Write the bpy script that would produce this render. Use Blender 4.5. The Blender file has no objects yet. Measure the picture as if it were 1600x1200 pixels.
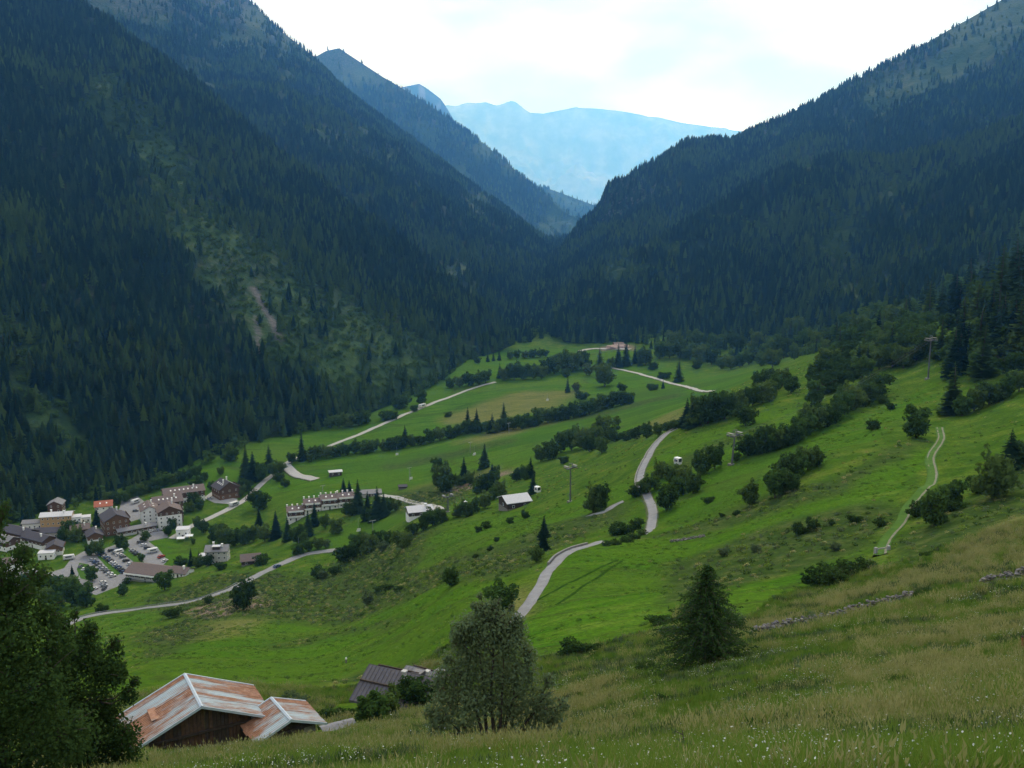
import bpy, bmesh, math, random
import numpy as np
from mathutils import Vector, Matrix, noise as mnoise

# ------------------------------------------------------------------ camera, sky, sun, exposure
S = bpy.context.scene
COL = S.collection
FPX = 1570.0                      # focal length in pixels of the 1600 px wide photograph
CAMZ = 215.0
PITCH = math.atan((600 - 310) / FPX)
cam_d = bpy.data.cameras.new('camera'); cam = bpy.data.objects.new('camera', cam_d); COL.objects.link(cam)
cam_d.sensor_width = 36; cam_d.lens = 36 * FPX / 1600
cam_d.clip_start = 0.1; cam_d.clip_end = 60000
cam.location = (0, 0, CAMZ); cam.rotation_euler = (math.pi / 2 - PITCH, 0, 0)
S.camera = cam

SUN_EL, SUN_AZ = math.radians(40), math.radians(9)     # azimuth from +Y towards +X: the sun stands beyond the valley
W = bpy.data.worlds.new('World'); S.world = W; W.use_nodes = True
nt = W.node_tree; nt.nodes.clear()
def wn(t, **k):
    n = nt.nodes.new(t)
    for a, b in k.items(): setattr(n, a, b)
    return n
wo = wn('ShaderNodeOutputWorld'); bg = wn('ShaderNodeBackground'); sky = wn('ShaderNodeTexSky')
sky.sky_type = 'NISHITA'; sky.sun_disc = False; sky.sun_elevation = SUN_EL; sky.sun_rotation = SUN_AZ
sky.altitude = 1600; sky.dust_density = 2
tc = wn('ShaderNodeTexCoord'); mp = wn('ShaderNodeMapping'); mp.inputs['Scale'].default_value = (1, 1, 2.6)
nz = wn('ShaderNodeTexNoise'); nz.inputs['Scale'].default_value = 3.0; nz.inputs['Detail'].default_value = 9; nz.inputs['Roughness'].default_value = .55
rmp = wn('ShaderNodeValToRGB'); rmp.color_ramp.elements[0].position = .25; rmp.color_ramp.elements[1].position = .46
rmp.color_ramp.elements[0].color = (.75, .75, .75, 1); rmp.color_ramp.elements[1].color = (1, 1, 1, 1)
nz2 = wn('ShaderNodeTexNoise'); nz2.inputs['Scale'].default_value = 5.5; nz2.inputs['Detail'].default_value = 8
cl = wn('ShaderNodeValToRGB'); cl.color_ramp.elements[0].position = .36; cl.color_ramp.elements[1].position = .53
cl.color_ramp.elements[0].color = (.66, .74, .78, 1); cl.color_ramp.elements[1].color = (.97, 1.0, 1.08, 1)
sk = wn('ShaderNodeVectorMath', operation='SCALE'); sk.inputs['Scale'].default_value = .10
cs = wn('ShaderNodeVectorMath', operation='SCALE'); cs.inputs['Scale'].default_value = 1.9
mx = wn('ShaderNodeMix', data_type='RGBA')
L = nt.links.new
L(tc.outputs['Generated'], mp.inputs['Vector']); L(mp.outputs[0], nz.inputs['Vector']); L(mp.outputs[0], nz2.inputs['Vector'])
L(nz.outputs['Fac'], rmp.inputs['Fac']); L(nz2.outputs['Fac'], cl.inputs['Fac'])
L(sky.outputs[0], sk.inputs[0]); L(cl.outputs[0], cs.inputs[0])
L(rmp.outputs[0], mx.inputs['Factor']); L(sk.outputs[0], mx.inputs[6]); L(cs.outputs[0], mx.inputs[7])
L(mx.outputs[2], bg.inputs['Color']); bg.inputs['Strength'].default_value = 1.0
L(bg.outputs[0], wo.inputs['Surface'])

sun_d = bpy.data.lights.new('sun', 'SUN'); sun = bpy.data.objects.new('sun', sun_d); COL.objects.link(sun)
sun_d.energy = 4.2; sun_d.angle = math.radians(14); sun_d.color = (1, .96, .88)
sdir = Vector((math.sin(SUN_AZ) * math.cos(SUN_EL), math.cos(SUN_AZ) * math.cos(SUN_EL), math.sin(SUN_EL)))
sun.rotation_euler = sdir.to_track_quat('Z', 'Y').to_euler(); sun.location = (0, 0, 600)

S.view_settings.view_transform = 'Standard'; S.view_settings.look = 'None'
S.view_settings.exposure = -0.8; S.view_settings.gamma = 1.0; S.view_settings.use_curve_mapping = False
S.render.engine = 'CYCLES'
S.cycles.use_denoising = True
S.cycles.max_bounces = 5; S.cycles.diffuse_bounces = 2; S.cycles.glossy_bounces = 2
S.cycles.transmission_bounces = 2; S.cycles.transparent_max_bounces = 6; S.cycles.volume_bounces = 1
S.cycles.sample_clamp_indirect = 4

# ------------------------------------------------------------------ helpers
rng = random.Random(7)
nrg = np.random.default_rng(7)
CP, SP = math.cos(PITCH), math.sin(PITCH)
def ray(u, v):
    a = (u - 800) / FPX; b = (v - 600) / FPX
    return a / (CP - b * SP), -(SP + b * CP) / (CP - b * SP)      # x/y and z/y of the view ray
def at(u, v, Y):
    a, t = ray(u, v); return Vector((a * Y, Y, CAMZ + t * Y))
def project(P):
    P = np.asarray(P); x, y, z = P[..., 0], P[..., 1], P[..., 2] - CAMZ
    d = y * CP - z * SP; h = y * SP + z * CP
    d = np.where(d < .01, .01, d)
    return 800 + FPX * x / d, 600 - FPX * h / d

def _hash(ix, iy, s):
    n = (ix.astype(np.int64) * 374761393 + iy.astype(np.int64) * 668265263 + s * 2246822519) & 0x7fffffff
    n = ((n ^ (n >> 13)) * 1274126177) & 0x7fffffff
    n = (n ^ (n >> 16)) & 0xffff
    return n / 65535.0
def vnoise(x, y, s=0):
    x = np.asarray(x, float); y = np.asarray(y, float)
    ix = np.floor(x); iy = np.floor(y); fx = x - ix; fy = y - iy
    fx = fx * fx * (3 - 2 * fx); fy = fy * fy * (3 - 2 * fy)
    a = _hash(ix, iy, s); b = _hash(ix + 1, iy, s); c = _hash(ix, iy + 1, s); d = _hash(ix + 1, iy + 1, s)
    return (a + (b - a) * fx) * (1 - fy) + (c + (d - c) * fx) * fy - .5
def fbm(x, y, o=4, s=0):
    r = 0; k = 1
    for i in range(o): r = r + vnoise(x * 2 ** i + 17 * i, y * 2 ** i - 9 * i, s + i) * k; k *= .5
    return r
def sstep(a, b, x):
    t = np.clip((np.asarray(x, float) - a) / (b - a), 0, 1); return t * t * (3 - 2 * t)

def tag(o, label=None, cat=None, group=None, kind=None):
    if label: o['label'] = label
    if cat: o['category'] = cat
    if group: o['group'] = group
    if kind: o['kind'] = kind
    return o
def link(name, data=None, parent=None, loc=None, rz=None):
    o = bpy.data.objects.new(name, data); COL.objects.link(o)
    if parent: o.parent = parent
    if loc is not None: o.location = loc
    if rz is not None: o.rotation_euler = (0, 0, rz)
    return o
def npmesh(name, V, F, mats=(), smooth=False):
    V = np.asarray(V, np.float32); F = np.asarray(F, np.int32); k = F.shape[1]
    me = bpy.data.meshes.new(name)
    me.vertices.add(len(V)); me.vertices.foreach_set('co', V.ravel())
    me.loops.add(F.size); me.loops.foreach_set('vertex_index', F.ravel())
    me.polygons.add(len(F)); me.polygons.foreach_set('loop_start', np.arange(len(F), dtype=np.int32) * k)
    me.polygons.foreach_set('loop_total', np.full(len(F), k, np.int32))
    if smooth: me.polygons.foreach_set('use_smooth', np.ones(len(F), bool))
    me.update(); me.validate()
    for m in (mats if isinstance(mats, (list, tuple)) else [mats]): me.materials.append(m)
    return me
def gridfaces(nr, nc):
    i = np.arange((nr - 1) * (nc - 1)); r = i // (nc - 1); c = i % (nc - 1); a = r * nc + c
    return np.stack([a, a + 1, a + nc + 1, a + nc], 1)
def setcol(me, name, C):
    at_ = me.attributes.new(name, 'FLOAT_COLOR', 'POINT'); at_.data.foreach_set('color', np.asarray(C, np.float32).ravel())

# ------------------------------------------------------------------ materials
class NT:
    def __init__(s, name):
        s.m = bpy.data.materials.new(name); s.m.use_nodes = True; s.t = s.m.node_tree; s.t.nodes.clear()
        s.out = s.n('ShaderNodeOutputMaterial')
    def n(s, t, **k):
        n = s.t.nodes.new(t)
        for a, b in k.items(): setattr(n, a, b)
        return n
    def l(s, a, b): s.t.links.new(a, b)
    def noise(s, scale, detail=4, rough=.5, vec=None, coord='Object'):
        n = s.n('ShaderNodeTexNoise'); n.inputs['Scale'].default_value = scale; n.inputs['Detail'].default_value = detail; n.inputs['Roughness'].default_value = rough
        if vec is None:
            vec = s.n('ShaderNodeTexCoord').outputs[coord]
        s.l(vec, n.inputs['Vector']); return n.outputs['Fac']
    def ramp(s, fac, stops):
        r = s.n('ShaderNodeValToRGB'); e = r.color_ramp.elements
        while len(e) < len(stops): e.new(.5)
        for q, (p, c) in zip(e, stops): q.position = p; q.color = (c if len(c) == 4 else (*c, 1)) if isinstance(c, (tuple, list)) else (c, c, c, 1)
        s.l(fac, r.inputs['Fac']); return r.outputs['Color']
    def mix(s, fac, a, b, mode='MIX'):
        m = s.n('ShaderNodeMix', data_type='RGBA', blend_type=mode)
        for sock, v in ((m.inputs['Factor'], fac), (m.inputs[6], a), (m.inputs[7], b)):
            if isinstance(v, (int, float)): sock.default_value = v
            elif isinstance(v, (tuple, list)): sock.default_value = (*v, 1) if len(v) == 3 else v
            else: s.l(v, sock)
        return m.outputs[2]
    def math(s, op, a, b=0, clamp=False):
        m = s.n('ShaderNodeMath', operation=op, use_clamp=clamp)
        for sock, v in ((m.inputs[0], a), (m.inputs[1], b)):
            if isinstance(v, (int, float)): sock.default_value = v
            else: s.l(v, sock)
        return m.outputs[0]
    def bump(s, h, strength=.5, dist=.1):
        b = s.n('ShaderNodeBump'); b.inputs['Strength'].default_value = strength; b.inputs['Distance'].default_value = dist
        s.l(h, b.inputs['Height']); return b.outputs[0]
    def pbr(s, col, rough=.8, bump=None, spec=.3, metal=0):
        p = s.n('ShaderNodeBsdfPrincipled')
        for sock, v in ((p.inputs['Base Color'], col), (p.inputs['Roughness'], rough), (p.inputs['Specular IOR Level'], spec), (p.inputs['Metallic'], metal)):
            if isinstance(v, (int, float)): sock.default_value = v
            elif isinstance(v, (tuple, list)): sock.default_value = (*v, 1)
            else: s.l(v, sock)
        if bump is not None: s.l(bump, p.inputs['Normal'])
        s.l(p.outputs[0], s.out.inputs['Surface']); return s.m
    def leaf(s, col, tr=.3, bump=None):
        d = s.n('ShaderNodeBsdfDiffuse'); t = s.n('ShaderNodeBsdfTranslucent'); mxx = s.n('ShaderNodeMixShader'); mxx.inputs[0].default_value = tr
        for b in (d, t):
            if isinstance(col, (tuple, list)): b.inputs['Color'].default_value = (*col, 1)
            else: s.l(col, b.inputs['Color'])
            if bump is not None: s.l(bump, b.inputs['Normal'])
        s.l(d.outputs[0], mxx.inputs[1]); s.l(t.outputs[0], mxx.inputs[2]); s.l(mxx.outputs[0], s.out.inputs['Surface']); return s.m
    def rnd(s): return s.n('ShaderNodeObjectInfo').outputs['Random']
    def attr(s, name):
        a = s.n('ShaderNodeAttribute'); a.attribute_name = name
        sp = s.n('ShaderNodeSeparateColor'); s.l(a.outputs['Color'], sp.inputs[0]); return sp.outputs[0], sp.outputs[1], sp.outputs[2], a.outputs['Alpha']
M = {}
def foliage(name, c0, c1, c2, tr=.3, nscale=.6):
    n = NT(name); c = n.ramp(n.rnd(), [(0, c0), (.5, c1), (1, c2)])
    f = n.noise(nscale, 2, coord='Object'); c = n.mix(n.math('MULTIPLY', f, .55), c, tuple(x * 1.7 for x in c1))
    M[name] = n.leaf(c, tr)
foliage('spruce', (.005, .014, .010), (.013, .031, .016), (.034, .064, .025), .2)
foliage('larch', (.020, .044, .015), (.040, .074, .021), (.072, .112, .030), .35)
foliage('broadleaf', (.034, .070, .018), (.052, .098, .022), (.082, .130, .034), .4)
foliage('willow', (.06, .09, .042), (.07, .105, .05), (.085, .12, .06), .35)
foliage('dark_leaf', (.022, .046, .013), (.030, .058, .015), (.044, .078, .02), .35)
foliage('pale_leaf', (.05, .085, .022), (.065, .105, .026), (.085, .13, .034), .35)
n = NT('bark'); M['bark'] = n.pbr(n.ramp(n.noise(6, 6), [(.3, (.035, .028, .022)), (.7, (.10, .085, .07))]), .9)
# ------------------------------------------------------------------ the near hillside and valley floor: one height field
CTRL = [  # photograph pixel and distance of ground points
 (1590,1190,10),(1200,1190,13),(1000,1190,15),(800,1195,18),(600,1195,25),(400,1195,36),(200,1210,42),(0,1225,46),(-300,1240,55),
 (1900,1150,9),(1900,950,50),(1900,800,120),(1900,600,260),(1900,450,420),(1900,400,600),
 (900,1160,45),(770,1168,50),(1100,1042,78),(1300,1060,50),(1590,1000,60),(1450,1030,58),(1180,985,108),(1300,965,106),(1420,935,105),(1590,905,100),
 (560,1112,115),(680,1085,118),(330,1188,64),(480,1160,74),(150,1192,58),(270,1177,83),(400,1160,88),(450,1153,92),(380,1100,122),(0,1180,70),(-300,1200,70),
 (1378,865,165),(1475,670,300),(1551,780,185),(1430,685,270),(1440,590,400),(1600,560,360),(1600,700,230),(1600,455,430),(1600,470,600),
 (1300,560,560),(1200,592,520),(1062,668,420),(1010,740,330),(1018,818,270),(935,849,235),(1300,912,150),(1240,770,235),(1170,790,245),(1080,900,180),
 (860,895,195),(812,962,165),(705,915,225),(700,1000,150),(640,1035,160),(850,865,240),
 (800,792,430),(650,803,490),(570,832,545),(490,805,600),(740,850,330),(640,860,400),(930,800,310),(890,765,400),
 (640,745,690),(740,705,730),(700,768,590),(845,722,590),(940,708,530),(900,645,850),(1000,625,830),(1100,612,800),(1200,572,880),(1000,685,520),
 (1000,560,1150),(1100,548,1180),(1200,532,1150),(1300,520,1000),(1400,500,800),(700,605,1050),(600,645,950),(800,547,1250),(950,541,1260),(700,562,1150),
 (850,600,1010),(500,702,830),(330,722,790),(200,760,735),(0,835,640),(-300,900,560),(-300,800,650),
 (430,888,500),(500,862,530),(381,953,370),(575,946,350),(380,1005,270),(300,1045,190),(540,1032,190),(240,962,400),(110,978,410),(0,985,430),(-300,1000,430),(330,880,545),(250,918,505),
 (400,830,635),(300,800,672),(100,900,553),(200,860,594),(0,900,553),(100,830,632),(260,780,705),
 (870,480,1600),(870,420,2000),(880,392,2500),(1000,470,1500),(1100,480,1400),(750,520,1350),(600,560,1250),(1300,480,1300),(600,500,1700),
 (400,640,960),(200,700,860),(0,760,740),(880,370,3200),(1300,420,2500),(500,420,2600),
]
cx = []; cz = []
for u, v, Y in CTRL:
    a, t = ray(u, v); cx.append((a * 3.2, math.log(Y))); cz.append(-t)
cx = np.array(cx); cz = np.array(cz)
def _k(r2): return np.where(r2 > 1e-12, .5 * r2 * np.log(np.maximum(r2, 1e-12)), 0)
_n = len(cx)
_A = np.zeros((_n + 3, _n + 3)); _d2 = ((cx[:, None] - cx[None]) ** 2).sum(-1)
_A[:_n, :_n] = _k(_d2) + np.eye(_n) * .004
_A[:_n, _n:] = np.c_[np.ones(_n), cx]; _A[_n:, :_n] = _A[:_n, _n:].T
_w = np.linalg.solve(_A, np.r_[cz, 0, 0, 0])
def _tps(a, y):
    q = np.stack([a * 3.2, np.log(y)], -1).reshape(-1, 2); out = np.empty(len(q))
    for i in range(0, len(q), 20000):
        p = q[i:i + 20000]; out[i:i + 20000] = _k(((p[:, None] - cx[None]) ** 2).sum(-1)) @ _w[:_n] + _w[_n] + p @ _w[_n + 1:]
    return out.reshape(np.shape(a))
VILL = [at(u, v, CAMZ / -ray(u, v)[1]) for u, v in [(20,800),(150,775),(300,760),(345,790),(300,815),(320,850),(265,893),(205,912),(150,932),(60,905),(0,880)]]
def poly_sd(px, py, P):
    px = np.asarray(px); inside = np.zeros(px.shape, bool); d = np.full(px.shape, 1e18)
    for i in range(len(P)):
        x0, y0 = P[i][0], P[i][1]; x1, y1 = P[i - 1][0], P[i - 1][1]
        c = ((y0 > py) != (y1 > py)) & (px < (x1 - x0) * (py - y0) / (y1 - y0 + 1e-12) + x0); inside ^= c
        ex, ey = x1 - x0, y1 - y0; t = np.clip(((px - x0) * ex + (py - y0) * ey) / (ex * ex + ey * ey + 1e-9), 0, 1)
        d = np.minimum(d, (px - x0 - t * ex) ** 2 + (py - y0 - t * ey) ** 2)
    return np.where(inside, -np.sqrt(d), np.sqrt(d))
def H(x, y):
    x = np.asarray(x, float); y = np.asarray(y, float)
    z = CAMZ - y * _tps(x / y, y)
    amp = sstep(20, 200, y)
    z = z + fbm(x / 45, y / 45, 3, 3) * 2.2 * amp * (1 - .6 * sstep(500, 700, y)) + fbm(x / 9, y / 9, 3, 9) * (.25 + .25 * amp)
    near = (y > 450) & (y < 900)
    if near.any():
        sd = poly_sd(x, y, VILL); z = z * sstep(0, 40, sd) + 0 * (1 - sstep(0, 40, sd))
    return z
def hit(u, v):
    """where the view ray of a photograph pixel meets the ground"""
    a, t = ray(u, v); y = np.geomspace(5, 3100, 900); g = H(a * y, y) - (CAMZ + t * y)
    k = np.argmax(g > 0)
    if not g[k] > 0: k = len(y) - 1
    y = np.linspace(y[max(k - 1, 0)], y[k], 24); g = H(a * y, y) - (CAMZ + t * y); k = np.argmax(g > 0) if (g > 0).any() else 23
    Y = y[k]; return Vector((a * Y, Y, CAMZ + t * Y))
def gz(x, y): return float(H(np.array([x]), np.array([y]))[0])

# meadow colours: each polygon is the outline of a field on the ground
def field(P): return [tuple(hit(*p))[:2] for p in P]
F_MOWN = [
 [(815,972),(845,912),(890,872),(945,849),(1010,845),(1100,825),(1200,800),(1310,762),(1400,722),(1452,702),(1450,722),(1390,775),(1280,812),(1160,842),(1080,872),(1050,900),(1060,950),(1030,985),(930,1010),(850,1030),(828,1005)],
 [(650,887),(668,842),(770,802),(850,802),(940,762),(990,768),(1002,802),(930,832),(860,842),(800,852),(740,878)],
 [(200,757),(330,715),(400,690),(560,650),(690,592),(735,552),(800,545),(950,541),(1010,560),(1200,572),(1085,640),(985,672),(860,722),(770,745),(690,775),(600,765),(540,775),(450,790),(400,800),(300,765)],
 [(1100,962),(1180,912),(1350,852),(1362,862),(1330,880),(1200,938),(1130,985)],
 [(235,1012),(420,962),(600,952),(780,902),(800,955),(690,1010),(560,1045),(300,1085),(225,1065)],
 [(433,908),(470,890),(492,898),(455,913)],[(498,942),(540,926),(612,928),(585,942),(510,947)],[(155,968),(310,944),(312,956),(180,985)],
 [(430,860),(600,800),(690,790),(560,850),(500,862)],[(255,830),(300,815),(330,860),(270,895),(240,860)],
 [(1010,750),(1060,690),(1200,640),(1370,650),(1440,600),(1450,620),(1300,720),(1130,800),(1030,830)],
]
F_DRY = [
 [(690,655),(800,615),(900,612),(850,640),(740,665)],[(720,690),(800,668),(860,660),(760,690)],[(1000,668),(1060,640),(1070,650),(1040,668)],
 [(1150,990),(1250,945),(1400,900),(1600,800),(1600,890),(1430,925),(1300,960),(1190,985)],[(1200,1090),(1350,1020),(1600,930),(1600,1030),(1400,1080)],
 [(600,1105),(660,1080),(700,1085),(660,1110)],[(250,1000),(330,975),(420,965),(330,1000)],[(660,760),(760,735),(780,745),(700,775)],
 [(780,975),(800,930),(820,920),(815,960)],[(690,1120),(900,1080),(1000,1120),(800,1180)],
]
F_ROUGH = [
 [(230,940),(330,900),(440,895),(520,905),(660,890),(800,855),(840,880),(770,905),(600,950),(420,962),(300,975)],
 [(520,880),(600,850),(660,830),(650,885),(600,920),(520,930)],[(660,905),(760,870),(860,820),(960,790),(970,810),(880,850),(800,890)],
 [(1040,880),(1180,830),(1370,790),(1400,800),(1360,850),(1180,905),(1050,940)],[(1000,840),(1150,795),(1300,752),(1440,690),(1300,775),(1120,825)],
 [(1020,1000),(1120,985),(1250,990),(1100,1060),(1000,1050)],[(1400,850),(1500,790),(1600,740),(1600,800),(1420,880)],
 [(830,1030),(940,1010),(1050,990),(1040,1050),(900,1080)],[(220,990),(300,965),(330,985),(240,1030)],
 [(560,770),(690,790),(760,750),(740,740),(640,768)],
 [(495,1066),(560,1052),(640,1036),(680,1030),(680,1038),(620,1050),(540,1066)],[(610,728),(700,708),(790,690),(790,694),(700,714),(612,733)],[(870,652),(960,640),(1060,615),(1060,619),(960,645),(880,658)],[(1040,735),(1130,690),(1180,670),(1180,674),(1130,698),(1050,742)],[(1130,985),(1250,925),(1340,878),(1350,882),(1260,932),(1140,992)],[(420,1010),(520,985),(640,965),(640,969),(520,992),(425,1016)],
]
F_EARTH = [[(300,955),(400,925),(420,945),(330,968)],[(935,542),(990,540),(990,546),(940,547)],[(690,770),(770,740),(800,738),(720,768)]]

NC = 480; NR = 700
ac = np.concatenate([np.linspace(-1.25, -.66, 16)[:-1], np.linspace(-.66, .66, NC), np.linspace(.66, 1.25, 16)[1:]])
lr = np.linspace(math.log(2.0), math.log(3200), NR)
A_, Y_ = np.meshgrid(ac, np.exp(lr)); X_ = A_ * Y_
Z_ = H(X_, Y_)
nc = len(ac)
# wobble the field borders a little
wx = X_ + fbm(X_ / 14, Y_ / 14, 3, 31) * 9 * sstep(60, 400, Y_) ; wy = Y_ + fbm(X_ / 14, Y_ / 14, 3, 37) * 9 * sstep(60, 400, Y_)
def mask(polys, soft):
    m = np.zeros(X_.shape)
    for P in polys:
        Q = np.array(field(P)); b0 = Q.min(0) - 30; b1 = Q.max(0) + 30
        k = (wx > b0[0]) & (wx < b1[0]) & (wy > b0[1]) & (wy < b1[1])
        s_ = soft * np.clip(Y_[k] / 400, .15, 1.5)
        m[k] = np.maximum(m[k], 1 - sstep(-s_ * .5, s_, poly_sd(wx[k], wy[k], Q)))
    return m
mk = np.stack([mask(F_MOWN, 4), mask(F_DRY, 12), mask(F_ROUGH, 9), mask(F_EARTH, 4)], -1)
mk[..., 0] *= 1 - mk[..., 2] * .8
mk[..., 0] *= 1 - mk[..., 1] * .6
tm = npmesh('hillside', np.stack([X_, Y_, Z_], -1).reshape(-1, 3), gridfaces(len(lr), nc), (), True)
setcol(tm, 'field', mk.reshape(-1, 4))

n = NT('meadow'); mo, dr, ro, ea = n.attr('field')
P = n.n('ShaderNodeTexCoord').outputs['Object']
mpn = n.n('ShaderNodeMapping'); mpn.inputs['Scale'].default_value = (.5, 2.2, 1); mpn.inputs['Rotation'].default_value = (0, 0, .35); n.l(P, mpn.inputs['Vector'])
big = n.noise(.018, 5, .6, P); mid = n.noise(.12, 5, .6, P); fine = n.noise(1.1, 6, .7, P); strk = n.noise(.09, 4, .6, mpn.outputs[0])
wild = n.ramp(mid, [(.30, (.034, .082, .008)), (.48, (.058, .118, .011)), (.60, (.088, .142, .016)), (.75, (.14, .16, .035))])
mown = n.ramp(strk, [(.28, (.028, .084, .006)), (.43, (.048, .126, .008)), (.56, (.068, .148, .011)), (.72, (.108, .176, .022))])
mown = n.mix(n.ramp(big, [(.40, 0), (.62, .75)]), mown, (.070, .140, .010))
vor = n.n('ShaderNodeTexVoronoi'); vor.inputs['Scale'].default_value = .016; vor.inputs['Randomness'].default_value = .9
mpv = n.n('ShaderNodeMapping'); mpv.inputs['Scale'].default_value = (.55, 1.9, 1); mpv.inputs['Rotation'].default_value = (0, 0, .35); wob = n.n('ShaderNodeVectorMath', operation='ADD'); wn_ = n.n('ShaderNodeTexNoise'); wn_.inputs['Scale'].default_value = .02; wsc = n.n('ShaderNodeVectorMath', operation='SCALE'); wsc.inputs['Scale'].default_value = 26
n.l(P, wn_.inputs['Vector']); n.l(wn_.outputs['Color'], wsc.inputs[0]); n.l(P, wob.inputs[0]); n.l(wsc.outputs[0], wob.inputs[1]); n.l(wob.outputs[0], mpv.inputs['Vector']); n.l(mpv.outputs[0], vor.inputs['Vector'])
vs = n.n('ShaderNodeSeparateColor'); n.l(vor.outputs['Color'], vs.inputs[0])
mown = n.mix(n.ramp(vs.outputs[0], [(.45, 0), (.9, .6)]), mown, (.066, .152, .010)); mown = n.mix(n.ramp(vs.outputs[1], [(.55, 0), (.95, .55)]), mown, (.088, .140, .016)); mown = n.mix(n.ramp(vs.outputs[2], [(.6, 0), (.95, .5)]), mown, (.030, .085, .010))
vd_ = n.n('ShaderNodeTexVoronoi', feature='DISTANCE_TO_EDGE'); vd_.inputs['Scale'].default_value = .016; vd_.inputs['Randomness'].default_value = .9; n.l(mpv.outputs[0], vd_.inputs['Vector'])
mown = n.mix(n.math('MULTIPLY', n.ramp(vd_.outputs['Distance'], [(.0, 1), (.035, 0)]), n.ramp(mid, [(.4, 0), (.55, .7)])), mown, (.045, .065, .016))
dry = n.ramp(strk, [(.3, (.105, .125, .03)), (.7, (.20, .185, .07))])
rough = n.ramp(n.noise(.28, 5, .65, P), [(.3, (.022, .045, .012)), (.5, (.043, .072, .018)), (.68, (.095, .11, .04))])
earth = n.ramp(fine, [(.3, (.13, .09, .07)), (.7, (.27, .21, .17))])
c = n.mix(mo, wild, mown); c = n.mix(n.math('MULTIPLY', dr, .85), c, dry); c = n.mix(n.math('MULTIPLY', ro, .85), c, rough); c = n.mix(ea, c, earth)
c = n.mix(n.math('MULTIPLY', n.ramp(fine, [(.35, 1), (.6, 0)]), .6), c, (.02, .035, .01))
c = n.mix(n.ramp(n.noise(.4, 6, .7, P), [(.64, 0), (.72, .4)]), c, (.14,.14,.06))
h = n.math('ADD', n.math('MULTIPLY', fine, .35), n.math('MULTIPLY', n.noise(.3, 4, .6, P), 1.2))
M['meadow'] = n.pbr(c, .95, n.bump(h, .6, 1.0), .0)
tm.materials.append(M['meadow'])
tag(link('hillside', tm), kind='structure')
# the slope the photographer stands on, behind and beside the camera
bx_, by_ = np.meshgrid(np.linspace(-160, 160, 41), np.linspace(-160, 2.2, 30))
bz_ = 213.0 + .20 * bx_ - .42 * by_ - .6
bk = npmesh('bank', np.stack([bx_, by_, bz_], -1).reshape(-1, 3), gridfaces(30, 41), (), True); setcol(bk, 'field', np.zeros((bx_.size, 4))); bk.materials.append(M['meadow'])
tag(link('grass_bank', bk), kind='structure')

# ------------------------------------------------------------------ mountains: lofts between ridge, shoulder and foot lines
def resample(P, n):
    P = np.array([tuple(p) for p in P]); d = np.r_[0, np.cumsum(np.linalg.norm(np.diff(P, axis=0), axis=1))]
    t = np.linspace(0, d[-1], n); return np.stack([np.interp(t, d, P[:, k]) for k in range(3)], 1)
MOUNT = []
def mountain(name, curves, nc_, nr_, amp, wl, seed, back=(0, 1, -.8), backlen=500, spurs=0, spur_wl=120, uniform=True, colfn=None, mat='forest_floor', ridge_amp=.25):
    """curves: list of world polylines, foot first, ridge last"""
    C = np.stack([resample(c, nc_) for c in curves]); k = len(C)
    tt = np.linspace(0, k - 1, nr_); R = []
    for t in tt:
        i = min(int(t), k - 2); f = t - i; f2 = f * f * (3 - 2 * f) * .35 + f * .65; R.append(C[i] * (1 - f2) + C[i + 1] * f2)
    R = np.array(R)
    s = np.linspace(0, 1, nc_)[None]; q = np.linspace(0, 1, nr_)[:, None]
    w = np.sin(np.pi * np.clip(q, 0, 1)) * (1 - ridge_amp) + ridge_amp * sstep(0, .3, q)
    dz = fbm(R[..., 0] / wl, (R[..., 1] + R[..., 2] * .5) / wl, 5, seed) * amp * w
    if spurs:
        length = np.linalg.norm(np.diff(C[0], axis=0), axis=1).sum()
        sp = fbm(s * length / spur_wl + q * .5, q * 1.6 + s * 0, 3, seed + 50); dz = dz - np.abs(sp) * spurs * w
    R[..., 2] += dz
    B = []
    for j in range(1, 9):
        f = j / 8 * backlen; b = R[-1].copy(); b += np.array(back) * f; b[:, 2] += fbm(b[:, 0] / wl, b[:, 1] / wl, 3, seed + 5) * amp * .5; B.append(b)
    RR = np.concatenate([R, np.array(B)])
    me = npmesh(name, RR.reshape(-1, 3), gridfaces(nr_ + 8, nc_), (), True)
    u_, v_ = project(RR)
    colr = np.zeros(RR.shape[:2] + (4,))
    if colfn: colr = colfn(u_, v_, RR, colr)
    setcol(me, 'cover', colr.reshape(-1, 4)); me.materials.append(M[mat])
    o = tag(link(name, me), kind='structure')
    MOUNT.append((name, RR, nr_, colr)); return RR
n = NT('forest_floor'); op, rk, sc_, al = n.attr('cover'); P = n.n('ShaderNodeTexCoord').outputs['Object']
f1 = n.noise(.02, 6, .65, P); f2 = n.noise(.15, 5, .65, P)
fl = n.ramp(f2, [(.3, (.007, .019, .009)), (.7, (.014, .032, .013))])
opn = n.ramp(f2, [(.3, (.020, .048, .013)), (.55, (.034, .070, .017)), (.75, (.052, .086, .025))])
rock = n.ramp(f2, [(.3, (.035, .035, .04)), (.5, (.065, .063, .065)), (.7, (.12, .115, .11))])
scr = n.ramp(n.noise(.5, 5, .7, P), [(.3, (.075, .072, .07)), (.7, (.16, .152, .145))])
c = n.mix(op, fl, opn); c = n.mix(n.math('MULTIPLY', rk, n.ramp(f2, [(.48, 0), (.58, .8)])), c, rock); c = n.mix(sc_, c, scr)
M['forest_floor'] = n.pbr(c, .95, n.bump(f2, .8, 4), .1)

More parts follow.
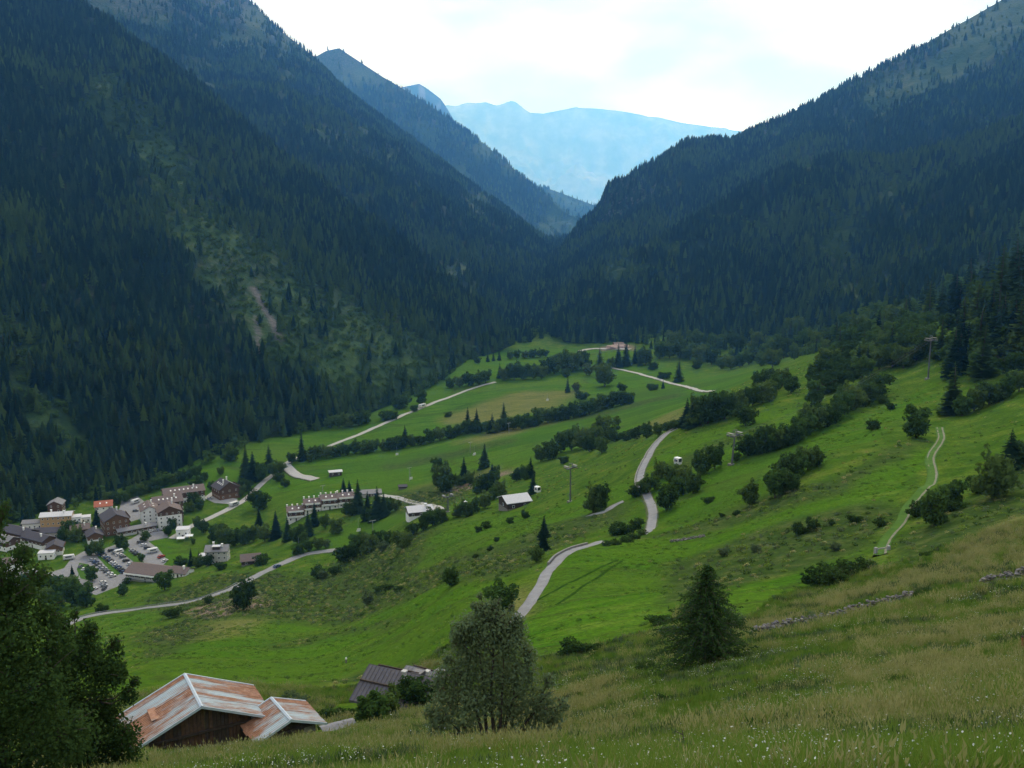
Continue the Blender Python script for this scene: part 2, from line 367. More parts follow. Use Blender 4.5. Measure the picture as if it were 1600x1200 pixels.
def band(u, v, pts, w):   # soft band around a pixel polyline
    d = np.full(u.shape, 1e9)
    for (a, b), (c_, e) in zip(pts[:-1], pts[1:]):
        ex, ey = c_ - a, e - b; t = np.clip(((u - a) * ex + (v - b) * ey) / (ex * ex + ey * ey), 0, 1)
        d = np.minimum(d, np.hypot(u - a - t * ex, v - b - t * ey))
    return 1 - sstep(w * .5, w, d)
# left mountain: a plane flank ending in the spur whose crest is the first skyline on the left
ridge = [at(u, v, Y) for u, v, Y in [(805,528,1262),(750,471,1290),(675,416,1330),(600,351,1372),(500,281,1425),(430,231,1462),(350,166,1505),(250,96,1555),(142,0,1620),(-20,-150,1720),(-260,-380,1880)]]
foot = [at(u, v, Y) for u, v, Y in [(808,536,1262),(745,562,1170),(680,603,1055),(560,652,935),(400,694,852),(200,760,735),(0,838,636),(-300,915,545)]]
foot = resample(foot, 140); dirv = Vector((-.49, -.87, 0))
rr = resample(ridge, 120); cur = []
flen = np.linalg.norm(foot[-1] - foot[0]); sgrid = np.linspace(0, 1.25, 140)
base = foot[0] + np.outer(np.linspace(0, 1, 140) * flen, np.array(dirv))
rows = []
for k in range(120):
    f = k / 119
    row = rr[k] + np.outer(np.linspace(0, 1, 140) * flen * (1 + f * .3), np.array(dirv)) + (foot - base) * (1 - f) ** 1.5 - np.array([0, 0, 8]) * (k == 0)
    rows.append(row)
GUL = [(150,110),(215,215),(300,330),(380,430),(450,520),(540,590),(640,620)]
def cov_l1(u, v, R, c):
    x, y = R[..., 0], R[..., 1]; jit = fbm(u / 60, v / 60, 3, 77) * 60
    g = np.maximum(band(u + jit, v, [(175,150),(220,220),(270,285),(330,360),(390,440)], 44), band(u + jit, v, [(390,440),(470,510),(560,560),(690,610)], 92))
    g = np.maximum(g, band(u + jit, v, [(20,520),(80,640),(120,700)], 30) * .7)
    g = np.maximum(g, band(u + jit, v, [(560,570),(640,620),(700,600)], 30) * .8)
    c[..., 0] = g * (.55 + .45 * sstep(-.2, .2, fbm(u / 24, v / 24, 3, 5)))
    c[..., 1] = sstep(.22, .36, fbm(u / 50, v / 50, 3, 15)) * .3
    c[..., 2] = np.maximum(band(u + jit * .12, v, [(397,450),(412,480),(428,505)], 5.5), np.maximum(band(u + jit * .12, v, [(428,505),(437,530)], 8), band(u + jit * .12, v, [(402,498),(404,530),(405,550)], 5)))
    return c
mountain('left_mountain', rows, 300, 330, 46, 170, 11, back=(.55, .75, -.75), backlen=500, spurs=46, spur_wl=210, colfn=cov_l1, ridge_amp=.08)

def cov_l2(u, v, R, c):
    c[..., 0] = np.maximum(sstep(.08, .35, fbm(u / 50, v / 35, 4, 25)), sstep(60, -60, v + fbm(u / 40, v / 40, 3, 4) * 120)) * .6
    c[..., 1] = sstep(60, -30, v + fbm(u / 25, v / 50, 3, 47) * 90) * .8 + sstep(.28, .45, fbm(u / 30, v / 60, 3, 45)) * .4
    return c
r2 = [at(u, v, Y) for u, v, Y in [(872,384,2880),(830,356,2928),(800,334,2976),(780,320,3000),(725,280,3072),(650,221,3168),(590,180,3240),(525,133,3336),(492,90,3396),(440,48,3456),(390,0,3528),(250,-110,3660),(0,-330,3900)]]
f2_ = [at(u, v, Y) for u, v, Y in [(880,400,2330),(860,470,1800),(800,530,1400),(500,520,1350),(200,520,1420),(-200,520,1500)]]
m2 = [(a * .5 + b * .5) for a, b in zip([Vector(p) for p in resample(f2_, 40)], [Vector(p) for p in resample(r2, 40)])]
mountain('second_left_ridge', [f2_, m2, r2], 220, 170, 85, 260, 21, back=(.45, .8, -.7), backlen=700, spurs=70, spur_wl=300, colfn=cov_l2, ridge_amp=.08)
def cov_l3(u, v, R, c):
    c[..., 0] = sstep(.0, .3, fbm(u / 40, v / 30, 4, 125)) * .7 + sstep(200, 90, v) * .5; c[..., 1] = sstep(150, 80, v); return c
r3 = [at(u, v, Y) for u, v, Y in [(912,352,4550),(880,330,4680),(855,306,4784),(830,288,4875),(800,262,4966),(750,221,5070),(710,192,5174),(650,151,5304),(600,121,5408),(555,91,5486),(530,74,5538),(508,79,5564),(490,90,5590),(440,120,5655),(380,150,5720)]]
f3 = [at(u, v, Y) for u, v, Y in [(905,362,4617),(872,392,4050),(840,420,3915),(700,400,3915),(560,380,3983),(380,360,4050)]]
mountain('third_left_ridge', [f3, r3], 160, 110, 120, 400, 33, back=(.4, .8, -.7), backlen=800, spurs=90, spur_wl=380, colfn=cov_l3, ridge_amp=.06)
r3b = [at(u, v, Y) for u, v, Y in [(960,352,6580),(938,324,6720),(915,316,6790),(890,306,6860),(860,296,6930),(800,285,7000)]]
f3b = [at(u, v, Y) for u, v, Y in [(960,362,6670),(930,380,6235),(880,390,6090),(840,380,6090),(780,370,6090)]]
mountain('valley_mouth_slope', [f3b, r3b], 60, 40, 40, 200, 41, back=(.3, .8, -.5), backlen=500, colfn=cov_l3, ridge_amp=.1)
def cov_far(u, v, R, c):
    c[..., 1] = .8 * sstep(-.1, .3, fbm(u / 60, v / 40, 4, 61)); c[..., 0] = sstep(-.1, .25, fbm(u / 40, v / 30, 4, 66)); c[..., 2] = sstep(.22, .34, fbm(u / 22, v / 60, 4, 68)) * sstep(300, 210, v); return c
r4 = [at(u, v, Y) for u, v, Y in [(740,230,10856),(712,192,11040),(694,162,11132),(688,154,11187),(668,139,11224),(655,131,11261),(640,134,11316),(628,136,11408),(600,150,11592),(500,180,11776)]]
f4 = [at(u, v, Y) for u, v, Y in [(745,240,10120),(700,320,9752),(600,320,9752),(480,320,9752)]]
mountain('fourth_left_ridge', [f4, r4], 110, 60, 200, 650, 51, back=(.3, .8, -.7), backlen=900, spurs=110, spur_wl=330, colfn=cov_far, ridge_amp=.05)
r5 = [at(u, v, Y) for u, v, Y in [(640,190,26144),(700,176,26144),(760,168,25840),(850,174,25840),(900,162,25840),(960,170,25840),(1040,186,25840),(1100,196,25840),(1180,206,25840),(1300,190,26144)]]
f5 = [at(u, v, Y) for u, v, Y in [(600,352,20976),(800,352,20976),(1000,352,20976),(1300,352,20976)]]
n = NT('far_rock'); op, rk, sc_, al = n.attr('cover'); P = n.n('ShaderNodeTexCoord').outputs['Object']; f3n = n.noise(.0022, 8, .65, P)
c = n.ramp(f3n, [(.36, (.11, .12, .09)), (.5, (.18, .18, .15)), (.62, (.28, .27, .23))]); c = n.mix(n.math('MULTIPLY', sc_, .15), c, (.38, .38, .36)); M['far_rock'] = n.pbr(c, .95, None, .1)
mountain('far_mountain', [f5, r5], 300, 200, 1900, 1700, 63, back=(0, 1, -.7), backlen=1500, spurs=1800, spur_wl=1900, colfn=cov_far, ridge_amp=.06, mat='far_rock')
# right mountain: front flank and the higher ridge behind it
def cov_r(u, v, R, c):
    j = fbm(u / 60, v / 40, 3, 87) * 50
    g = sstep(.12, .34, fbm(u / 60, v / 28, 4, 85)) * .45
    g = np.maximum(g, band(u, v + j * .4, [(1370,160),(1480,110),(1600,30),(1700,-40)], 34)); g = np.maximum(g, band(u, v + j * .4, [(1500,40),(1570,-5),(1700,-80)], 45))
    c[..., 0] = g * .7; c[..., 1] = np.maximum(band(u + j * .3, v + j * .3, [(950,330),(990,305),(1010,300)], 34), sstep(.3, .45, fbm(u / 40, v / 40, 3, 89)) * .3); return c
def cov_rf(u, v, R, c):
    c[..., 0] = sstep(.12, .3, fbm(u / 70 + v / 60, v / 22 - u / 90, 4, 185)) * .55; c[..., 0] = np.maximum(c[..., 0], band(u, v, [(920,462),(934,464)], 9)); return c
rf = [at(u, v, Y) for u, v, Y in [(868,462,1420),(905,440,1440),(950,412,1460),(1020,372,1480),(1100,332,1500),(1200,288,1500),(1300,252,1490),(1400,245,1470),(1500,215,1460),(1600,180,1450),(1800,110,1430)]]
ff = [at(u, v, Y) for u, v, Y in [(866,500,1330),(880,534,1300),(1000,546,1255),(1100,540,1210),(1200,525,1180),(1320,515,1050),(1450,505,930),(1600,500,860),(1800,480,800)]]
mountain('right_front_slope', [ff, rf], 240, 150, 60, 190, 71, back=(.2, .9, -.5), backlen=260, spurs=70, spur_wl=160, colfn=cov_rf, ridge_amp=.25)
rb = [at(u, v, Y) for u, v, Y in [(876,392,2178),(884,380,2200),(902,354,2211),(938,320,2222),(950,290,2233),(1000,265,2255),(1040,245,2277),(1070,223,2288),(1120,219,2310),(1145,221,2321),(1180,202,2332),(1225,186,2343),(1300,146,2376),(1380,103,2409),(1450,66,2442),(1560,2,2486),(1700,-90,2552),(1850,-180,2618)]]
fb = [at(u, v, Y) for u, v, Y in [(874,420,1900),(890,450,1700),(1000,420,1620),(1200,330,1640),(1500,265,1640),(1850,200,1640)]]
mountain('right_mountain', [fb, rb], 260, 130, 50, 220, 81, back=(.1, .9, -.7), backlen=500, spurs=36, spur_wl=200, colfn=cov_r, ridge_amp=.1)
# ------------------------------------------------------------------ tree shapes (unit height, base at the origin)
def conifer_mesh(name, seed, tiers, per, rad, mat, droop=.25, sub=1, ragged=.35):
    r = random.Random(seed); V = []; F = []
    for i in range(tiers):
        f = i / (tiers - 1); z = .06 + .92 * f; rr_ = rad * (1 - f) ** .85 * (1 + r.uniform(-.12, .12)) + .012
        m = max(4, int(per * (1 - .55 * f))); off = r.random() * 6.28
        for j in range(m):
            a = off + 6.283 * j / m + r.uniform(-.25, .25); L_ = rr_ * (1 - ragged * r.random()); wd = L_ * r.uniform(.30, .50) + .006
            zz = z + r.uniform(-.02, .02); d = droop * L_ * r.uniform(.6, 1.5)
            ca, sa = math.cos(a), math.sin(a)
            for q in range(sub):
                f0 = q / sub * .9; f1 = (q + 1) / sub
                w0 = wd * (1 - f0 * .5) ; w1 = wd * (.55 if q < sub - 1 else .12)
                b = len(V); tw = r.uniform(-.5, .5) * wd
                for (ff_, ww) in ((f0, w0), (f1, w1)):
                    x, y = ca * L_ * ff_, sa * L_ * ff_; zc = zz - d * ff_ ** 1.3
                    V.append((x - sa * ww, y + ca * ww, zc - abs(ww) * .35 + tw * .4)); V.append((x + sa * ww, y - ca * ww, zc - abs(ww) * .35 - tw * .4))
                F.append((b, b + 1, b + 3, b + 2))
    b = len(V)
    for s_ in range(3): V += [(.012 * math.cos(s_ * 2.1), .012 * math.sin(s_ * 2.1), .93)]
    V.append((0, 0, 1.0)); F += [(b, b + 1, b + 3, b + 3), (b + 1, b + 2, b + 3, b + 3), (b + 2, b, b + 3, b + 3)]
    me = bpy.data.meshes.new(name); me.from_pydata(V, [], [tuple(dict.fromkeys(f)) for f in F]); me.materials.append(mat); return me
def leaf_cloud(name, seed, blobs, nleaf, size, mat, shell=.55):
    """many leaf sprays spread through a set of ellipsoids (x, y, z, rx, ry, rz)"""
    r = np.random.default_rng(seed); vol = np.array([(b[3] * b[4] * b[5]) ** .67 for b in blobs]); k = r.choice(len(blobs), nleaf, p=vol / vol.sum()); B = np.array(blobs)[k]
    d = r.normal(size=(nleaf, 3)); d /= np.linalg.norm(d, axis=1)[:, None]
    rad = (shell + (1 - shell) * r.random(nleaf)) * (1 + .10 * r.normal(size=nleaf))
    c = B[:, :3] + d * B[:, 3:] * rad[:, None]
    nn = d * .8 + r.normal(size=(nleaf, 3)) * .75 + np.array([0, 0, .35]); nn /= np.linalg.norm(nn, axis=1)[:, None]
    t = np.cross(nn, r.normal(size=(nleaf, 3))); t /= np.linalg.norm(t, axis=1)[:, None]; b = np.cross(nn, t)
    s = size * r.uniform(.55, 1.35, nleaf)[:, None]
    V = np.stack([c - t * s, c - b * s * .55 + nn * s * .15, c + t * s, c + b * s * .55 + nn * s * .15], 1).reshape(-1, 3)
    return npmesh(name, V, np.arange(nleaf * 4).reshape(-1, 4), mat)
def tube(V, F, pts, rads, n=6):
    base = len(V)
    for i, (p, r_) in enumerate(zip(pts, rads)):
        d = (Vector(pts[min(i + 1, len(pts) - 1)]) - Vector(pts[max(i - 1, 0)])).normalized(); x = d.orthogonal().normalized(); y = d.cross(x)
        for k in range(n):
            a = 6.283 * k / n; V.append(tuple(Vector(p) + x * (r_ * math.cos(a)) + y * (r_ * math.sin(a))))
    for i in range(len(pts) - 1):
        for k in range(n): a = base + i * n + k; b = base + i * n + (k + 1) % n; F.append((a, b, b + n, a + n))
    F.append(tuple(base + (len(pts) - 1) * n + k for k in range(n)))
def trunk_mesh(name, seed, h, r0, limbs=5, spread=.3, stems=1):
    r = random.Random(seed); V = []; F = []
    for s_ in range(stems):
        a0 = r.random() * 6.28; o = .06 * (stems > 1)
        p = [(o * math.cos(a0), o * math.sin(a0), -.06)]
        for i in range(1, 5): p.append((p[0][0] * (1 + i * .8 * (stems > 1)) + r.uniform(-.02, .02), p[0][1] * (1 + i * .8 * (stems > 1)) + r.uniform(-.02, .02), h * i / 4))
        tube(V, F, p, [r0, r0 * .85, r0 * .7, r0 * .5, r0 * .2])
        for i in range(limbs):
            f = r.uniform(.35, .9); k = min(int(f * 4), 3); q = Vector(p[k]).lerp(Vector(p[k + 1]), f * 4 - k); a = r.random() * 6.28; L_ = spread * r.uniform(.6, 1.1)
            e = q + Vector((math.cos(a) * L_, math.sin(a) * L_, L_ * r.uniform(.5, 1.0))); m_ = q.lerp(e, .5) + Vector((0, 0, -.02))
            tube(V, F, [tuple(q), tuple(m_), tuple(e)], [r0 * .4, r0 * .28, r0 * .08], 4)
    me = bpy.data.meshes.new(name); me.from_pydata(V, [], F); me.materials.append(M['bark']); return me
def crown_blobs(seed, n=9, zc=.58, w=.34):
    r = random.Random(seed); b = [(0, 0, zc, w * .62, w * .62, .34), (0, 0, zc - .22, w * .7, w * .7, .22)]
    for i in range(n):
        a = 6.283 * i / n + r.uniform(-.5, .5); e = r.uniform(-.30, .34); q = w * (1 - abs(e) * .9); k = r.uniform(.45, .85)
        b.append((math.cos(a) * q * k, math.sin(a) * q * k, zc + e, q * r.uniform(.25, .55), q * r.uniform(.25, .55), r.uniform(.08, .2)))
    for i in range(5):
        a = r.random() * 6.283; q = w * r.uniform(.2, .95); b.append((math.cos(a) * q, math.sin(a) * q, zc + r.uniform(-.1, .45) * (1.25 - q / w), w * .16, w * .16, .09))
    return b
PROTO = {}
def far_conifer(name, seed, tiers, rad, mat, pts=7):
    """stacked ragged skirts: a conifer as it reads from a kilometre away"""
    r = random.Random(seed); V = []; F = []
    for i in range(tiers):
        f = i / tiers; z1 = min(1.0, .04 + .96 * (i + 1.75) / tiers); z0 = .04 + .90 * f; R_ = rad * (1 - f) ** .9 * r.uniform(.88, 1.12) + .015; b = len(V); V.append((r.uniform(-.01, .01), r.uniform(-.01, .01), z1)); o = r.random() * 6.28
        for k in range(pts * 2):
            q = R_ * (r.uniform(.85, 1.15) if k % 2 == 0 else r.uniform(.5, .68)); a = o + 3.1416 * k / pts; V.append((q * math.cos(a), q * math.sin(a), z0 + (0 if k % 2 == 0 else .03) + r.uniform(-.015, .015)))
        for k in range(pts * 2): F.append((b, b + 1 + k, b + 1 + (k + 1) % (pts * 2)))
    me = bpy.data.meshes.new(name); me.from_pydata(V, [], F); me.materials.append(mat); return me
# low detail shapes for the far forest
FAR = [far_conifer('far_spruce', 1, 6, .17, M['spruce']), far_conifer('far_spruce', 2, 5, .20, M['spruce']), far_conifer('far_spruce', 3, 7, .15, M['spruce']),
       far_conifer('far_larch', 4, 5, .20, M['larch']), leaf_cloud('far_broadleaf', 5, crown_blobs(5, 6, .5, .40), 110, .10, M['broadleaf'])]
# middle detail shapes for trees that stand alone
for k in range(3): PROTO['spruce%d' % k] = (conifer_mesh('crown', 10 + k, 24, 13, .23 + .02 * k, M['spruce'], .4, 2, .3), trunk_mesh('trunk', 20 + k, .9, .022, 0))
for k in range(2): PROTO['larch%d' % k] = (conifer_mesh('crown', 30 + k, 24, 13, .25 + .03 * k, M['larch'], .15, 2, .45), trunk_mesh('trunk', 35 + k, .9, .022, 0))
for k in range(8): PROTO['broad%d' % k] = (leaf_cloud('crown', 140 + k, crown_blobs(140 + k, 9 + k % 4, .48 + .03 * (k % 3), .38 + .035 * (k % 4)), 1500, .052, M[('broadleaf', 'broadleaf', 'pale_leaf', 'dark_leaf')[k % 4]]), trunk_mesh('trunk', 45 + k, .6, .028, 6))
for k in range(3): PROTO['bush%d' % k] = (leaf_cloud('crown', 50 + k, crown_blobs(50 + k, 9, .44, .60), 1500, .055, M['dark_leaf']), trunk_mesh('trunk', 55 + k, .5, .03, 5, .3, 3))
for k in range(2): PROTO['willow%d' % k] = (leaf_cloud('crown', 60 + k, crown_blobs(60 + k, 9, .5, .46), 1500, .042, M['willow']), trunk_mesh('trunk', 65 + k, .5, .025, 5, .3, 4))

def gn_scatter(name, pts, rot, scl, idx, protos, label, cat):
    """one stuff object: prototypes instanced on its points by geometry nodes"""
    c = bpy.data.collections.new(name + '_shapes')
    for i, me in enumerate(protos):
        o = bpy.data.objects.new('%s_shape_%02d' % (name, i), me); c.objects.link(o)
    me = bpy.data.meshes.new(name); n_ = len(pts); me.vertices.add(n_); me.vertices.foreach_set('co', np.asarray(pts, np.float32).ravel())
    a = me.attributes.new('turn', 'FLOAT_VECTOR', 'POINT'); a.data.foreach_set('vector', np.asarray(rot, np.float32).ravel())
    a = me.attributes.new('size', 'FLOAT_VECTOR', 'POINT'); a.data.foreach_set('vector', np.asarray(scl, np.float32).ravel())
    a = me.attributes.new('which', 'INT', 'POINT'); a.data.foreach_set('value', np.asarray(idx, np.int32))
    o = link(name, me); ng = bpy.data.node_groups.new(name, 'GeometryNodeTree')
    ng.interface.new_socket('Geometry', in_out='INPUT', socket_type='NodeSocketGeometry'); ng.interface.new_socket('Geometry', in_out='OUTPUT', socket_type='NodeSocketGeometry')
    gi = ng.nodes.new('NodeGroupInput'); go = ng.nodes.new('NodeGroupOutput'); ip = ng.nodes.new('GeometryNodeInstanceOnPoints'); ci = ng.nodes.new('GeometryNodeCollectionInfo')
    ci.inputs['Collection'].default_value = c; ci.inputs['Separate Children'].default_value = True; ci.inputs['Reset Children'].default_value = True
    def na(nm, ty):
        q = ng.nodes.new('GeometryNodeInputNamedAttribute'); q.data_type = ty; q.inputs['Name'].default_value = nm; return q.outputs['Attribute']
    ng.links.new(gi.outputs[0], ip.inputs['Points']); ng.links.new(ci.outputs[0], ip.inputs['Instance']); ip.inputs['Pick Instance'].default_value = True
    ng.links.new(na('which', 'INT'), ip.inputs['Instance Index'])
    e2r = ng.nodes.new('FunctionNodeEulerToRotation'); ng.links.new(na('turn', 'FLOAT_VECTOR'), e2r.inputs[0]); ng.links.new(e2r.outputs[0], ip.inputs['Rotation'])
    ng.links.new(na('size', 'FLOAT_VECTOR'), ip.inputs['Scale']); ng.links.new(ip.outputs[0], go.inputs[0])
    md = o.modifiers.new('scatter', 'NODES'); md.node_group = ng
    return tag(o, label, cat, kind='stuff')

NTREE = {}
def plant(kind, P, h, w=1.0, label=None, cat='tree', group=None, name=None):
    """a single tree or bush with its own crown and trunk; h metres tall, w widens it"""
    ks = [k for k in PROTO if k.startswith(kind)]; cr, tr = PROTO[ks[NTREE.get(kind, 0) % len(ks)]]; NTREE[kind] = NTREE.get(kind, 0) + 1
    nm = name or {'spruce': 'spruce_tree', 'larch': 'larch_tree', 'broad': 'broadleaf_tree', 'bush': 'bush', 'willow': 'willow_bush'}[kind]
    o = link(nm, None, None, P, rng.random() * 6.28); o.scale = (h * w * rng.uniform(.94, 1.06), h * w * rng.uniform(.94, 1.06), h)
    o.empty_display_size = .1
    link('crown', cr, o); link('trunk', tr, o)
    tag(o, label, cat, group); return o

# ------------------------------------------------------------------ the forest on the mountain sides
FP = []; 
def forest(RR, nr_, colr, spacing, hmin, hmax, dens=None, far=False, big=1.0, keep_v=(-140, 1250), edge_up=0):
    """scatter over the loft cells, about one tree per spacing x spacing metres of ground"""
    A = RR[:-1, :-1]; B_ = RR[1:, :-1]; C_ = RR[:-1, 1:]
    area = np.linalg.norm(np.cross((B_ - A), (C_ - A)), axis=-1)
    ex = area / spacing ** 2; cover = colr[:-1, :-1]
    dn = np.clip(1 - cover[..., 0] * .96 - cover[..., 2] * 1.6 - cover[..., 1] * .25, 0, 1)
    if dens is not None: dn = dn * dens(A)
    cnt = nrg.poisson(ex * dn); cnt[nr_ + 1:] = 0
    r_, c_ = np.nonzero(cnt); rep = cnt[r_, c_]; r_ = np.repeat(r_, rep); c_ = np.repeat(c_, rep)
    fu = nrg.random(len(r_))[:, None]; fv = nrg.random(len(r_))[:, None]
    P = RR[r_, c_] * (1 - fu) * (1 - fv) + RR[r_ + 1, c_] * fu * (1 - fv) + RR[r_, c_ + 1] * (1 - fu) * fv + RR[r_ + 1, c_ + 1] * fu * fv
    u_, v_ = project(P); k = (u_ > -90) & (u_ < 1690) & (v_ > keep_v[0]) & (v_ < keep_v[1]); P = P[k]
    h = nrg.uniform(hmin, hmax, len(P)) * (1 + .25 * fbm(P[:, 0] / 80, P[:, 1] / 80, 2, 8)) * big
    op = cover[r_[k], c_[k], 0]
    w = nrg.uniform(.95, 1.5, len(P))
    sp = fbm(P[:, 0] / 130, (P[:, 1] + P[:, 2]) / 130, 3, 99)
    idx = np.where(nrg.random(len(P)) < np.clip(.30 + sp * 1.8 + op * .5, .04, .85), 3, nrg.integers(0, 3, len(P)))
    idx = np.where((op > .3) & (nrg.random(len(P)) < .6), 4, idx); h = np.where(idx == 4, h * .35, h)
    FP.append((P, h, w, idx)); return P
md_ = {m[0]: m for m in MOUNT}
def take(nm): m = md_[nm]; return m[1], m[2], m[3]
low = lambda A: 1 - .85 * sstep(470, 640, A[..., 2] + fbm(A[..., 0] / 120, A[..., 1] / 120, 3, 4) * 160)
forest(*take('left_mountain'), 5.8, 10.5, 18.5)
forest(*take('second_left_ridge'), 8, 12, 20, dens=lambda A: 1 - .85 * sstep(560, 760, A[..., 2] + fbm(A[..., 0] / 120, A[..., 1] / 120, 3, 4) * 160))
forest(*take('third_left_ridge'), 17, 19, 30, dens=lambda A: 1 - .85 * sstep(700, 950, A[..., 2] + fbm(A[..., 0] / 120, A[..., 1] / 120, 3, 4) * 200))
forest(*take('valley_mouth_slope'), 20, 20, 32)
forest(*take('right_front_slope'), 5.8, 10.5, 18)
forest(*take('right_mountain'), 7, 11, 18, dens=lambda A: 1 - .7 * sstep(430, 560, A[..., 2] + fbm(A[..., 0] / 120, A[..., 1] / 120, 3, 4) * 120))
# scrub in the open gully: many low bushes
RR_, nr0, cc_ = take('left_mountain'); c2 = cc_.copy(); c2[..., 0] = 1 - np.clip(cc_[..., 0] * 1.2, 0, 1) + cc_[..., 2]; c2[..., 1:] = 0
n0 = len(FP); forest(RR_, nr0, c2, 6.5, 2.5, 6.5); P, h, w, idx = FP[n0]; FP[n0] = (P, h, w * 1.15, np.full(len(P), 4))
# the wood on the valley floor where the mountain sides meet, and around the foot lines
def floor_wood(poly, n_, hmin, hmax, pb):
    Q = np.array([tuple(hit(*p))[:2] for p in poly]); b0, b1 = Q.min(0), Q.max(0)
    p = nrg.random((n_ * 4, 2)) * (b1 - b0) + b0; p = p[poly_sd(p[:, 0], p[:, 1], Q) < 0][:n_]
    P = np.c_[p, H(p[:, 0], p[:, 1])]; idx = np.where(nrg.random(len(P)) < pb, 4, nrg.integers(0, 4, len(P)))
    h = nrg.uniform(hmin, hmax, len(P)) * np.where(idx == 4, .6, 1); FP.append((P, h, nrg.uniform(.9, 1.3, len(P)), idx))
floor_wood([(800,530),(870,528),(940,532),(1010,540),(1010,500),(900,400),(870,400),(820,450),(760,500)], 1500, 14, 26, .15)
floor_wood([(850,400),(905,400),(905,372),(880,368),(855,376)], 420, 14, 24, .1)
floor_wood([(790,540),(835,534),(830,500),(800,500)], 160, 12, 20, .3)
floor_wood([(-20,855),(100,800),(190,775),(290,742),(420,690),(560,655),(640,625),(700,590),(720,560),(700,540),(560,610),(400,665),(200,735),(0,800)], 700, 9, 20, .55)
floor_wood([(1010,550),(1060,562),(1115,572),(1215,560),(1300,550),(1400,520),(1430,490),(1420,470),(1250,490),(1100,515),(1000,530)], 950, 8, 15, .7)
P = np.concatenate([f[0] for f in FP]); hh = np.concatenate([f[1] for f in FP]); ww = np.concatenate([f[2] for f in FP]); ii = np.concatenate([f[3] for f in FP])
dist = np.linalg.norm(P - np.array([0, 0, CAMZ]), axis=1); u_, v_ = project(P); app = hh / dist * ((u_ > 5) & (u_ < 1595) & (v_ > 5) & (v_ < 1195)) * (ii < 4)
order = np.argsort(-app)[:300]; keep = np.ones(len(P), bool); keep[order] = False
for k in order:
    side = 'left' if u_[k] < 700 else 'right'; zone = next(z for q, z in ((70, 'above the left end of the village'), (150, 'above the orange hotel'), (230, 'above the chalet hotel'), (320, 'behind the apartment blocks'), (420, 'beyond the brown chalet'), (520, 'along the near meadow edge'), (620, 'beside the dark meadow hedge'), (720, 'at the narrow end of the meadow'), (2000, 'behind the far meadow')) if u_[k] < q)
    plant('larch' if ii[k] == 3 else 'spruce', P[k], hh[k], ww[k], 'tall %s in the %s forest front %s' % ('green larch' if ii[k] == 3 else 'dark spruce', side, zone), 'tree', 'front %s of the %s forest %s' % ('larches' if ii[k] == 3 else 'spruces', side, zone))
k = keep
gn_scatter('conifer_forest', P[k], np.c_[nrg.normal(0, .04, (k.sum(), 2)), nrg.random(k.sum()) * 6.28], np.c_[hh[k] * ww[k], hh[k] * ww[k], hh[k]], ii[k], FAR, 'dark conifer forest covering the mountain sides around the valley', 'forest')
print('forest trees', len(P))
# ------------------------------------------------------------------ trees and bushes of the valley, each where the photograph shows it
ORD = ['first', 'second', 'third', 'fourth', 'fifth', 'sixth', 'seventh', 'eighth', 'ninth', 'tenth', 'eleventh', 'twelfth', 'thirteenth', 'fourteenth', 'fifteenth', 'sixteenth', 'seventeenth', 'eighteenth', 'nineteenth', 'twentieth']
ORD += ['twenty-' + x for x in ORD[:9]] + ['thirtieth'] + ['thirty-' + x for x in ORD[:9]] + ['fortieth']
def depth(P): return P[1] * CP - (P[2] - CAMZ) * SP
WORD = {'spruce': 'dark spruce', 'larch': 'green larch', 'broad': 'leafy tree', 'bush': 'dark bush', 'willow': 'grey-green willow bush'}
def cluster(where, items, group=None):
    """items: (kind, u, v of the foot, height in photograph pixels, width factor)"""
    kinds = {}
    for it in items: kinds.setdefault(it[0], []).append(it)
    for kind, L_ in kinds.items():
        L_ = sorted(L_, key=lambda i: i[1])
        for k, it in enumerate(L_):
            _, u, v, hp = it[:4]; w = it[4] if len(it) > 4 else 1.0
            P = hit(u, v); h = hp * depth(P) / FPX * 1.08
            if len(L_) == 1: lab = 'single %s %s' % (WORD[kind], where)
            elif len(L_) <= 40: lab = '%s %s from the left %s' % (ORD[k], WORD[kind], where)
            else: lab = '%s %s' % (WORD[kind], where)
            plant(kind, P - Vector((0, 0, .15)), h, w, lab, 'bush' if kind in ('bush', 'willow') else 'tree', group or where)
b, s, l, t, w = 'bush', 'spruce', 'larch', 'broad', 'willow'
cluster('behind the dark-roofed brown chalet', [(s,385,745,48,1.2),(s,396,752,46,1.2),(s,421,737,42,1.1),(t,408,752,30),(t,428,744,22),(t,438,738,20),(t,320,752,16),(t,312,758,16),(b,303,762,14),(t,372,770,18),(t,345,742,14)])
cluster('beside the valley road fork', [(s,472,720,46,.9),(t,456,724,18),(t,494,716,18),(t,484,722,14),(t,505,712,16),(b,436,752,16),(b,446,760,14),(b,362,720,21)])
cluster('rounded, on the bend of the road above the long white terrace', [(t,405,796,32,1.15)])
cluster('in the row below the terraced houses', [(t,334,846,26),(t,350,850,28),(t,366,853,30),(t,382,851,30),(t,396,846,28),(s,405,822,30),(t,414,846,28),(s,432,842,44,1.2),(s,450,845,38,1.2),(t,466,848,30),(s,482,838,40,1.1),(s,492,822,38),(t,526,833,26,1.1),(t,508,826,22),(t,345,838,22),(t,475,850,22)])
cluster('right of the terraced houses', [(s,560,802,52,1.1),(s,575,812,44,1.2),(s,590,812,52,1.2),(t,606,802,26),(t,545,806,24),(t,618,798,18),(s,600,808,38,1.2),(t,580,815,24),(s,537,771,24,1.2),(s,546,770,20,1.2)])
